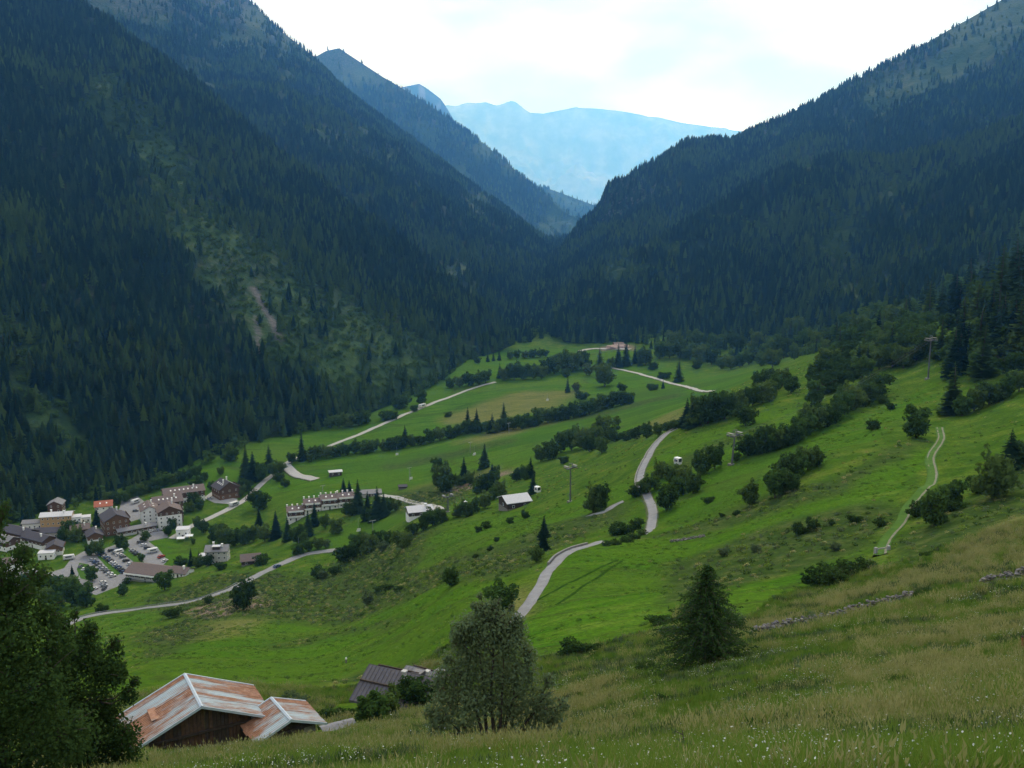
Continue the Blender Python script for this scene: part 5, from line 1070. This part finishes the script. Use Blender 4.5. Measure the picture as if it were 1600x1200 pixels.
# ------------------------------------------------------------------ smaller things on the slopes
g = hit(1378, 864); root = link('footpath_gate', None, None, g, .35); tag(root, 'pale concrete gate posts where the footpath starts', 'gate')
for x in (-1.35, 1.35): m = MB(); m.box(x - .22, x + .22, -.25, .25, -1.5, 1.15); m.build('post', M['pale_concrete'], root)
m = MB(); m.box(-1.3, 1.3, -.06, .06, .75, .95); m.build('bar', M['pale_concrete'], root)
# dry stone walls
n = NT('dry_stone'); M['dry_stone'] = n.pbr(n.ramp(n.rnd(), [(0, (.06, .056, .055)), (.5, (.11, .104, .10)), (1, (.19, .18, .17))]), .95)
n = NT('dry_stone_small'); M['dry_stone_small'] = n.pbr(n.ramp(n.noise(1.3, 3), [(.3, (.08, .078, .075)), (.5, (.16, .155, .15)), (.7, (.27, .26, .25))]), .95)
def rock(seed, size):
    r = random.Random(seed); bm = bmesh.new(); bmesh.ops.create_icosphere(bm, subdivisions=1, radius=1)
    for v_ in bm.verts: v_.co = Vector((v_.co.x * size[0] * r.uniform(.8, 1.15), v_.co.y * size[1] * r.uniform(.8, 1.15), v_.co.z * size[2] * r.uniform(.8, 1.15)))
    me = bpy.data.meshes.new('stone'); bm.to_mesh(me); bm.free(); me.materials.append(M['dry_stone']); return me
ROCKS = [rock(k, (.30, .22, .14)) for k in range(6)]
WALLS = []
def stone_wall(pix, label, hts=1.1):
    C = smooth_line([flat(hit(*p)) for p in pix], .36); o0 = Vector((C[0].x, C[0].y, gz(C[0].x, C[0].y))); root = link('dry_stone_wall', None, None, o0); tag(root, label, 'wall')
    V = []; F = []; r = random.Random(3); cnt = 0; WALLS.append(C)
    for i, p in enumerate(C):
        z0 = gz(p.x, p.y)
        for lv in range(4):
            for _ in range(2):
                q = Vector((p.x + r.uniform(-.45, .45), p.y + r.uniform(-.5, .5), z0 - .1 + lv * .27 * hts + r.uniform(-.08, .1))) - o0
                if lv >= 2 and cnt < 290:
                    cnt += 1; s_ = link('stone', ROCKS[r.randrange(6)], root, q); s_.rotation_euler = (r.uniform(-.4, .4), r.uniform(-.4, .4), r.random() * 6.28); k = r.uniform(.7, 1.25); s_.scale = (k, k, k)
                else:
                    me = ROCKS[r.randrange(6)]; b0 = len(V); k = r.uniform(.7, 1.2); R_ = Matrix.Rotation(r.random() * 6.28, 3, 'Z')
                    V += [tuple(q + R_ @ (v_.co * k)) for v_ in me.vertices]; F += [tuple(b0 + i_ for i_ in f.vertices) for f in me.polygons]
    me = bpy.data.meshes.new('small_stones'); me.from_pydata(V, [], F); me.materials.append(M['dry_stone_small']); tag(link('small_stones', me, root), kind='stuff')
stone_wall([(1180,992),(1240,980),(1300,968),(1360,952),(1422,936)], 'long dry stone wall crossing the dry grass of the right slope')
stone_wall([(1540,912),(1570,907),(1615,898)], 'short dry stone wall at the right edge of the slope', 1.0)
stone_wall([(1050,846),(1075,843),(1100,838)], 'tumbled brownish stone heap at the top of the mown field', .5)
p = hit(1597, 1022); root = link('fence_post', None, None, p, .3); tag(root, 'rusty reddish fence post at the right edge of the foreground', 'post')
tube_obj('shaft', [(0, 0, -.3), (-.02, 0, .5), (-.1, 0, 1.0)], [.05, .05, .045], M['roof_red'], root, 7); m = MB(); m.box(-.16, -.02, -.05, .05, .98, 1.05); m.build('cap', M['timber_dark'], root)
p = hit(541, 1036); root = link('marker_post', None, None, p); tag(root, 'small grey marker post with a pale top on the hay meadow', 'post')
tube_obj('shaft', [(0, 0, -.3), (0, 0, .9)], [.22, .16], M['stone'], root, 7); tube_obj('top', [(0, 0, .9), (0, 0, 1.25)], [.24, .1], M['trim_white'], root, 7)
# covered woodpile by the small barn
p = hit(528, 1146); p = at(528, 1144, 92); p.z = max(p.z, gz(p.x, p.y)); root = link('woodpile', None, None, p, .45); tag(root, 'pile of boards under pale grey sheeting beside the small barn', 'woodpile')
for k in range(5): m = MB(); m.box(-1.5 + .1 * k, 1.6 - .1 * k, -.6, .6, -.6 + k * .2, -.42 + k * .2); m.build('board_layer', M['timber'], root)
for k in range(3): m = MB(); m.prism([(-.8, .42 + .02 * k), (0, .62 + .02 * k), (.8, .40 + .02 * k), (.8, .44 + .02 * k), (0, .66 + .02 * k), (-.8, .46 + .02 * k)], -1.7 + k * 1.15, -.55 + k * 1.15, 0, 'x'); m.build('cover_sheet', M['roof_grey'], root)
# construction heap at the far end of the meadow
mat('earth_heap', (.24, .17, .14), (.36, .27, .23), .3)
p = hit(968, 543); bm = bmesh.new(); bmesh.ops.create_icosphere(bm, subdivisions=3, radius=1)
for v_ in bm.verts: v_.co = Vector((v_.co.x * 16, v_.co.y * 7, max(v_.co.z, -.2) * 4)) * (1 + .35 * mnoise.noise(v_.co * 2.3))
me = bpy.data.meshes.new('earth_heap'); bm.to_mesh(me); bm.free(); me.materials.append(M['earth_heap']); tag(link('earth_heap', me, None, p), 'pinkish bare earth heap at the far end of the meadow', 'heap')
# ------------------------------------------------------------------ the trees close to the camera
def big_tree(name, label, P, blobs, nleaf, lsize, matname, trunks, cat='tree', tr_r=.16):
    """blobs in metres relative to P; trunks: list of polylines in metres"""
    root = link(name, None, None, P); tag(root, label, cat)
    V = []; F = []
    for pl in trunks:
        tube(V, F, pl, [tr_r * (1 - .8 * i / (len(pl) - 1)) for i in range(len(pl))], 8)
    r = random.Random(4); tips = [b for b in blobs]
    for b in tips:                                         # a limb towards every leaf mass
        tr_ = min(trunks, key=lambda q: min((Vector(x) - Vector(b[:3])).length for x in q)); k = min(range(1, len(tr_)), key=lambda i: abs(tr_[i][2] - (b[2] - b[5])))
        a = Vector(tr_[k]); e = Vector(b[:3]); m_ = a.lerp(e, .5) + Vector((r.uniform(-.2, .2), r.uniform(-.2, .2), -.25)); tube(V, F, [tuple(a), tuple(m_), tuple(e)], [tr_r * .35, tr_r * .24, .015], 5)
        for _ in range(7):
            q = e + Vector((r.uniform(-1, 1) * b[3], r.uniform(-1, 1) * b[4], r.uniform(-.6, 1) * b[5])) * .95; mm = m_.lerp(e, .8); tube(V, F, [tuple(mm), tuple(mm.lerp(q, .6) + Vector((0, 0, .1))), tuple(q)], [.03, .02, .006], 4)
    me = bpy.data.meshes.new('trunk'); me.from_pydata(V, [], F); me.materials.append(M['bark']); link('trunk', me, root)
    link('crown', leaf_cloud('crown', len(label), blobs, nleaf, lsize, M[matname], .35), root)
    return root
foliage('near_leaf', (.028, .056, .016), (.036, .068, .019), (.045, .08, .024), .4, 1.6)
foliage('near_greygreen', (.09, .135, .062), (.108, .155, .074), (.125, .17, .086), .42, .9)
foliage('near_larch', (.026, .060, .016), (.034, .072, .018), (.04, .08, .02), .3, .8)
def blobs_px(P, L_, kk=.9):  # (u, v, radius px, vertical radius px, depth offset m)
    out = []
    for u, v, ru, rv, dy in L_:
        q = at(u, v, P.y + dy); s_ = depth(q) / FPX; out.append((q.x - P.x, q.y - P.y, q.z - P.z, ru * s_ * kk, ru * s_ * .9 * kk, rv * s_ * kk))
    return out
P = at(15, 1260, 36); P.z = gz(P.x, P.y) - .2
bl = blobs_px(P, [(-30,960,85,80,0),(20,1000,75,75,-.6),(-10,1080,110,80,.6),(50,1075,75,65,-1),(90,1010,34,40,0),(10,1170,120,80,0),(95,1150,70,60,-.8),(-60,880,60,70,.4),(5,905,36,50,-.3),(-15,830,28,40,0),(5,800,16,26,0),(35,870,22,30,.2),(60,900,26,26,-.4),(-90,1030,90,110,.5),(75,960,30,30,.4),(30,930,40,40,.2)])
big_tree('broadleaf_tree', 'large dark leafy tree filling the left edge of the foreground', P, bl, 30000, .09, 'near_leaf', [[(0,0,-1),(-.2,.1,2.5),(-.1,0,5),(-.4,.1,8)],[(.3,.2,-1),(1.0,.2,2.5),(1.4,0,4.5)]], tr_r=.2)
P = at(128, 1265, 42); P.z = gz(P.x, P.y) - .2
bl = blobs_px(P, [(126,1020,48,44,0),(86,1050,50,50,.4),(161,1050,36,44,-.4),(106,1100,66,55,0),(166,1110,36,40,.3),(61,1120,50,50,-.4),(126,1165,75,50,0),(191,1150,34,34,-.5),(96,980,26,30,.2),(141,985,20,22,0),(181,1010,16,22,.2),(201,1085,18,20,-.3),(211,1065,9,12,0),(191,1180,40,40,0),(181,1050,22,30,.3),(116,960,9,12,0)])
big_tree('broadleaf_tree', 'dark leafy tree beside the rusty barn roof in the left foreground', P, bl, 23000, .085, 'near_leaf', [[(0,0,-1),(.1,0,1.5),(-.1,.1,3.5),(.1,0,6.5)],[(.2,.1,-1),(.6,0,2),(.9,.1,4)]], tr_r=.14)
P = at(770, 1168, 50); P.z = gz(P.x, P.y) - .15
bl = blobs_px(P, [(762,985,44,42,0),(735,1010,36,40,.4),(795,1005,36,44,-.3),(760,960,24,22,0),(720,1050,44,46,.2),(775,1045,56,50,.5),(815,1055,40,46,-.3),(700,1095,38,40,0),(745,1095,50,40,-.6),(800,1100,50,42,.4),(845,1095,32,40,0),(685,1130,26,32,-.3),(725,1135,34,28,.5),(840,1130,34,30,.2),(865,1120,22,34,.4),(715,1000,16,22,0),(810,970,14,18,0),(742,948,10,12,0),(778,942,9,12,0),(790,1135,30,24,.8),(690,1060,20,26,.2),(825,1020,18,24,0),(672,1112,16,18,0),(880,1100,14,18,0),(858,1062,16,18,0),(700,1030,12,16,0),(750,932,7,10,0),(800,950,8,12,0),(740,975,34,30,.2),(785,975,34,32,.1),(720,985,24,26,0),(805,985,26,28,.1),(762,950,26,20,0)], .84)
tk = [[(0,0,-.5),(.05,0,1.2),(-.1,.1,3),(.05,0,5.5),(0,0,7.6)],[(-.3,.1,-.5),(-.6,.1,1.2),(-1.1,.2,3),(-1.4,.2,4.5)],[(.35,0,-.5),(.7,.1,1.4),(1.1,0,3),(1.3,.1,5)],[(.1,-.2,-.5),(.4,-.3,1.5),(.5,-.3,3.5),(.6,-.2,5.5)],[(-.15,.2,-.5),(-.4,.3,1.6),(-.5,.2,3.8),(-.7,.1,5.6)],[(.6,.1,-.5),(1.5,.1,1.2),(2.4,.1,2.4)],[(-.6,0,-.5),(-1.6,0,1),(-2.4,0,1.8)]]
big_tree('willow_tree', 'grey-green many-stemmed tree in the middle of the foreground', P, bl, 19000, .10, 'near_greygreen', tk, tr_r=.13)
# the larch: whorls of drooping branches carrying needle sprays
P = hit(1100, 1043); hL = 170 * depth(P) / FPX; root = link('larch_tree', None, None, P); tag(root, 'dark green larch standing alone on the near right slope', 'tree')
r = random.Random(21); V = []; F = []; tube(V, F, [(0,0,-.5),(.05,0,hL*.3),(0,.05,hL*.7),(0,0,hL)], [.17,.13,.07,.01], 8); cpts = []
for i in range(46):
    f = i / 45; z = hL * (.10 + .88 * f); R_ = (hL * .60 * (1 - f) ** .72 + .18) * r.uniform(.75, 1.1); nb = max(4, int(9 * (1 - f * .4))); o = r.random() * 6.28
    for j in range(nb):
        a = o + 6.283 * j / nb + r.uniform(-.3, .3); rr_ = R_ * r.uniform(.55, 1.08); e = Vector((math.cos(a) * rr_, math.sin(a) * rr_, z - rr_ * r.uniform(.05, .28))); m_ = Vector((math.cos(a) * rr_ * .5, math.sin(a) * rr_ * .5, z + rr_ * .02))
        tube(V, F, [(0, 0, z), tuple(m_), tuple(e)], [.03, .02, .006], 4)
        for q in range(int(16 + 100 * rr_ / (hL * .60))):
            t_ = r.uniform(.15, 1.0); c_ = Vector((0, 0, z)).lerp(m_, t_ * 2) if t_ < .5 else m_.lerp(e, t_ * 2 - 1); cpts.append(c_ + Vector((r.gauss(0, .13), r.gauss(0, .13), r.gauss(-.06, .08))))
me = bpy.data.meshes.new('trunk'); me.from_pydata(V, [], F); me.materials.append(M['bark']); link('trunk', me, root)
C_ = np.array([tuple(c_) for c_ in cpts]); nl = len(C_); d = nrg.normal(size=(nl, 3)) * np.array([1, 1, .5]); d /= np.linalg.norm(d, axis=1)[:, None]; nn = nrg.normal(size=(nl, 3)) + np.array([0, 0, .8]); b_ = np.cross(d, nn); b_ /= np.linalg.norm(b_, axis=1)[:, None]; s_ = nrg.uniform(.09, .2, nl)[:, None]
link('crown', npmesh('crown', np.stack([C_ - d * s_, C_ - b_ * s_ * .35, C_ + d * s_, C_ + b_ * s_ * .35 - np.array([0, 0, .03])], 1).reshape(-1, 3), np.arange(nl * 4).reshape(-1, 4), M['near_larch']), root)
# saplings and thistles in the near grass
for k, (u, v, hp, lab) in enumerate([(1262,985,34,'thin sapling above the dry stone wall'),(1240,1065,36,'leafy sapling in the grass below the dry stone wall'),(1478,1040,26,'bare thin sapling on the dry grass slope'),(1065,1190,52,'small yellow-green weed stalk at the lower edge')]):
    P = hit(u, v); h = hp * depth(P) / FPX; root = link('sapling', None, None, P); tag(root, lab, 'sapling'); r = random.Random(k)
    V = []; F = []; tube(V, F, [(0,0,-.1),(.03,0,h*.5),(0,.02,h)], [.02,.014,.005], 5); bb = []
    for q in range(9):
        z = h * r.uniform(.3, 1); a = r.random() * 6.28; L_ = h * .28 * r.uniform(.5, 1); e = (math.cos(a) * L_, math.sin(a) * L_, z + L_ * .4); tube(V, F, [(0, 0, z), e], [.008, .003], 4); bb.append((*e, h * .1, h * .1, h * .08))
    me = bpy.data.meshes.new('stem'); me.from_pydata(V, [], F); me.materials.append(M['bark']); link('stem', me, root); link('leaves', leaf_cloud('leaves', k, bb, 240, h * .03, M['near_greygreen' if k < 3 else 'willow'], .2), root)

# ------------------------------------------------------------------ grass, herbs and flowers
def gm(name, c0, c1, tr=.35):
    n = NT(name); f = n.rnd(); M[name] = n.leaf(n.ramp(f, [(0, c0), (1, c1)]), tr)
gm('grass_green', (.070, .150, .016), (.11, .19, .028)); gm('grass_light', (.11, .19, .024), (.165, .235, .042)); gm('grass_dry', (.19, .205, .07), (.32, .31, .13)); gm('herb_dark', (.030, .066, .014), (.05, .09, .022)); gm('herb_grey', (.07, .105, .045), (.11, .14, .07)); gm('herb_yellow', (.10, .11, .02), (.15, .15, .03))
n = NT('petal_white'); M['petal'] = n.leaf((.62, .64, .60), .3)
def tuft(name, seed, nb, h, spread, wd, mats, heads=0, head_mat=1):
    r = random.Random(seed); V = []; F = []; I = []
    for k in range(nb):
        a = r.random() * 6.28; rr_ = spread * math.sqrt(r.random()); x, y = rr_ * math.cos(a), rr_ * math.sin(a); b = r.random() * 6.28; hh_ = h * r.uniform(.55, 1.1); ln = r.uniform(.15, .6) * hh_; c_, s_ = math.cos(b), math.sin(b); w_ = wd * r.uniform(.7, 1.3)
        p = len(V); ox, oy = -s_ * w_, c_ * w_
        V += [(x - ox, y - oy, -.05), (x + ox, y + oy, -.05), (x + c_ * ln * .4 + ox * .8, y + s_ * ln * .4 + oy * .8, hh_ * .6), (x + c_ * ln * .4 - ox * .8, y + s_ * ln * .4 - oy * .8, hh_ * .6), (x + c_ * ln, y + s_ * ln, hh_)]
        F += [(p, p + 1, p + 2, p + 3), (p + 3, p + 2, p + 4)]; I += [0, 0]
        if k < heads:
            q = len(V); X, Y, Z = x + c_ * ln, y + s_ * ln, hh_ * 1.05
            if head_mat == 1:                              # seed head
                V += [(X - .012, Y, Z - .05), (X + .012, Y + .012, Z), (X + c_ * .05, Y + s_ * .05, Z + .12), (X - .012, Y - .012, Z)]; F.append((q, q + 1, q + 2, q + 3)); I.append(1)
            else:                                          # flat umbel
                R_ = r.uniform(.013, .026)
                V += [(X + R_ * math.cos(t_ * 1.047), Y + R_ * math.sin(t_ * 1.047), Z + r.uniform(-.01, .012)) for t_ in range(6)]; F.append(tuple(q + t_ for t_ in range(6))); I.append(1)
    me = bpy.data.meshes.new(name); me.from_pydata(V, [], F)
    for m_ in mats: me.materials.append(M[m_])
    me.polygons.foreach_set('material_index', I); return me
GR = [tuft('grass_tuft', 1, 42, .42, .28, .010, ['grass_green']), tuft('grass_tuft', 2, 42, .55, .30, .009, ['grass_light']), tuft('dry_tuft', 3, 46, .60, .30, .008, ['grass_dry', 'grass_dry'], 22), tuft('herb_tuft', 4, 30, .38, .26, .022, ['herb_dark']), tuft('umbel_tuft', 5, 34, .55, .32, .009, ['grass_light', 'petal'], 6, 2), tuft('grey_herb_tuft', 6, 34, .48, .28, .018, ['herb_grey']), tuft('yellow_herb_tuft', 7, 30, .5, .25, .014, ['herb_yellow'])]
def wedge(n_, y0, y1, p=1.0):
    y = np.sqrt(nrg.random(n_) * (y1 ** 2 - y0 ** 2) + y0 ** 2); a = nrg.uniform(-.6, .6, n_); return a * y, y
X = []; Yv = []; Sz = []
for (n_, y0, y1, sz) in ((15000, 6, 22, .50), (20000, 22, 50, .78), (26000, 50, 90, 1.1), (26000, 90, 150, 1.35)):
    x, y = wedge(n_, y0, y1); X.append(x); Yv.append(y); Sz.append(np.full(n_, sz))
X = np.concatenate(X); Yv = np.concatenate(Yv); Sz = np.concatenate(Sz); Zv = H(X, Yv)
def pmask(polys, x, y, soft):
    m_ = np.zeros(x.shape)
    for Q in polys:
        Q = np.array(field(Q)); m_ = np.maximum(m_, 1 - sstep(-soft, soft, poly_sd(x, y, Q)))
    return m_
mow = pmask([F_MOWN[0], F_MOWN[4], F_MOWN[3]], X, Yv, 3); dry = pmask([F_DRY[3], F_DRY[4], F_DRY[5], F_DRY[9]], X, Yv, 6); rgh = pmask([F_ROUGH[5], F_ROUGH[6], F_ROUGH[7]], X, Yv, 6)
bx = poly_sd(X, Yv, [(-40, 76), (-15, 76), (-15, 96), (-40, 96)]); hx = poly_sd(X, Yv, [(-24, 108), (-8, 104), (-8, 130), (-24, 128)])
wd0 = np.full(X.shape, 1e9)
for C_ in WALLS[:2]:
    for p_ in C_[::2]: wd0 = np.minimum(wd0, np.hypot(X - p_.x, (Yv - p_.y + .8) * .6))
k = (mow < .4) & (bx > 0) & (hx > 0) & (wd0 > 1.0); X, Yv, Zv, Sz, dry, rgh = X[k], Yv[k], Zv[k], Sz[k], dry[k], rgh[k]; n_ = len(X)
nzv = fbm(X / 7, Yv / 7, 3, 201); nz2_ = fbm(X / 3.5, Yv / 3.5, 3, 207); q = nrg.random(n_)
pd = np.clip(.04 + dry * .46 + nzv * .75, .02, .8)
which = np.where(q < pd, 2, np.where(nrg.random(n_) < .5 + nzv * .8, 1, 0))
which = np.where((nz2_ > .14 - .12 * rgh) & (nrg.random(n_) < .7), np.where(nrg.random(n_) < .55, 3, 5), which)
which = np.where((nrg.random(n_) < np.clip(.035 + fbm(X / 6 + 40, Yv / 4, 3, 217) * .45, .006, .25)) & (Yv < 95), 4, which)
which = np.where(nrg.random(n_) < .02, 6, which)
sc = Sz * nrg.uniform(.7, 1.25, n_) * (1 + .35 * nzv)
sc[which == 3] *= 1.1
tilt = nrg.normal(0, .12, (n_, 2)) + np.array([0, -.10])
gn_scatter('meadow_grass', np.c_[X, Yv, Zv - .02], np.c_[tilt, nrg.random(n_) * 6.28], np.c_[sc * 1.15, sc * 1.15, sc], which, GR, 'tall flowering grass and herbs over the near slope', 'grass')
# rough herbage further down the slopes
HB = [leaf_cloud('low_herb', 301, [(0, 0, .3, .6, .6, .4), (.4, .2, .25, .4, .4, .3)], 60, .14, M['herb_dark']), leaf_cloud('low_herb', 302, [(0, 0, .3, .7, .5, .4)], 60, .14, M['herb_grey']), leaf_cloud('low_herb', 303, [(0, 0, .2, .7, .6, .35)], 50, .15, M['grass_dry']), leaf_cloud('low_herb', 304, [(0, 0, .2, .7, .7, .3)], 50, .16, M['grass_light'])]
x, y = wedge(60000, 110, 620); mw = pmask(F_MOWN, x, y, 4); rg = pmask(F_ROUGH, x, y, 8); nv = fbm(x / 18, y / 18, 3, 231)
vd = poly_sd(x, y, VILL)
pr = np.clip(.12 + rg * .75 + nv * .5, 0, 1) * (1 - mw * (1 - .3 * rg)) * (vd > 5)
k = nrg.random(len(x)) < pr; x, y, rg = x[k], y[k], rg[k]
for c_, wd_ in ((c1, 4.5), (c2, 3), (c3, 3.5), (c4, 5), (cpath, 2.2)):
    d_ = np.full(x.shape, 1e9)
    for p_ in c_[::2]: d_ = np.minimum(d_, np.hypot(x - p_.x, y - p_.y))
    kk = d_ > wd_; x, y, rg = x[kk], y[kk], rg[kk]
xm, ym = wedge(70000, 115, 520); mm_ = pmask(F_MOWN, xm, ym, 4); km = (mm_ > .5) & (nrg.random(len(xm)) < np.clip(.35 + fbm(xm / 12, ym / 12, 3, 251) * 1.4, .02, .9)) & (poly_sd(xm, ym, VILL) > 5)
for c_, wd_ in ((c1, 4), (c2, 2.5), (c3, 3), (c4, 4)):
    for p_ in c_[::2]: km &= np.hypot(xm - p_.x, ym - p_.y) > wd_
xm, ym = xm[km], ym[km]; nm_ = len(xm); sm_ = nrg.uniform(.25, .6, nm_) * (1 + .5 * sstep(200, 450, ym))
gn_scatter('mown_grass', np.c_[xm, ym, H(xm, ym) - .03], np.c_[np.zeros((nm_, 2)), nrg.random(nm_) * 6.28], np.c_[sm_ * 1.8, sm_ * 1.8, sm_ * .55], np.where(nrg.random(nm_) < .25, 0, np.where(nrg.random(nm_) < .4, 3, 4)), HB + [leaf_cloud('low_herb', 305, [(0, 0, .2, .7, .7, .3)], 50, .16, M['grass_green'])], 'uneven grass tussocks over the mown fields', 'grass')
z = H(x, y); n_ = len(x); s_ = nrg.uniform(.4, 1.0, n_) * (.7 + .5 * rg) * (1 + .4 * sstep(150, 400, y)); wi = np.where(nrg.random(n_) < .22, 0, np.where(nrg.random(n_) < .4, 1, np.where(nrg.random(n_) < .4, 2, 3)))
gn_scatter('rough_herbage', np.c_[x, y, z - .05], np.c_[np.zeros((n_, 2)), nrg.random(n_) * 6.28], np.c_[s_ * 1.2, s_ * 1.2, s_ * .9], wi, HB, 'rough tall herbs and tussocks on the unmown parts of the hillside', 'herbage')
# ------------------------------------------------------------------ the air in the valley
hb = bmesh.new(); bmesh.ops.create_cube(hb, size=1); hm = bpy.data.meshes.new('haze')
bmesh.ops.transform(hb, verts=hb.verts, matrix=Matrix.Translation((0, 14500, 1150)) @ Matrix.Diagonal((26000, 31000, 3700, 1)))
hb.to_mesh(hm); hb.free()
hmat = bpy.data.materials.new('haze'); hmat.use_nodes = True; ht = hmat.node_tree; ht.nodes.clear()
ho = ht.nodes.new('ShaderNodeOutputMaterial'); pv = ht.nodes.new('ShaderNodeVolumePrincipled')
pv.inputs['Color'].default_value = (.11, .38, 1.0, 1); pv.inputs['Density'].default_value = 8.6e-5; pv.inputs['Anisotropy'].default_value = .65; pv.inputs['Absorption Color'].default_value = (1, 1, 1, 1)
ht.links.new(pv.outputs[0], ho.inputs['Volume']); hm.materials.append(hmat)
tag(link('haze', hm), 'pale blue haze filling the air of the valley', 'haze', kind='stuff')
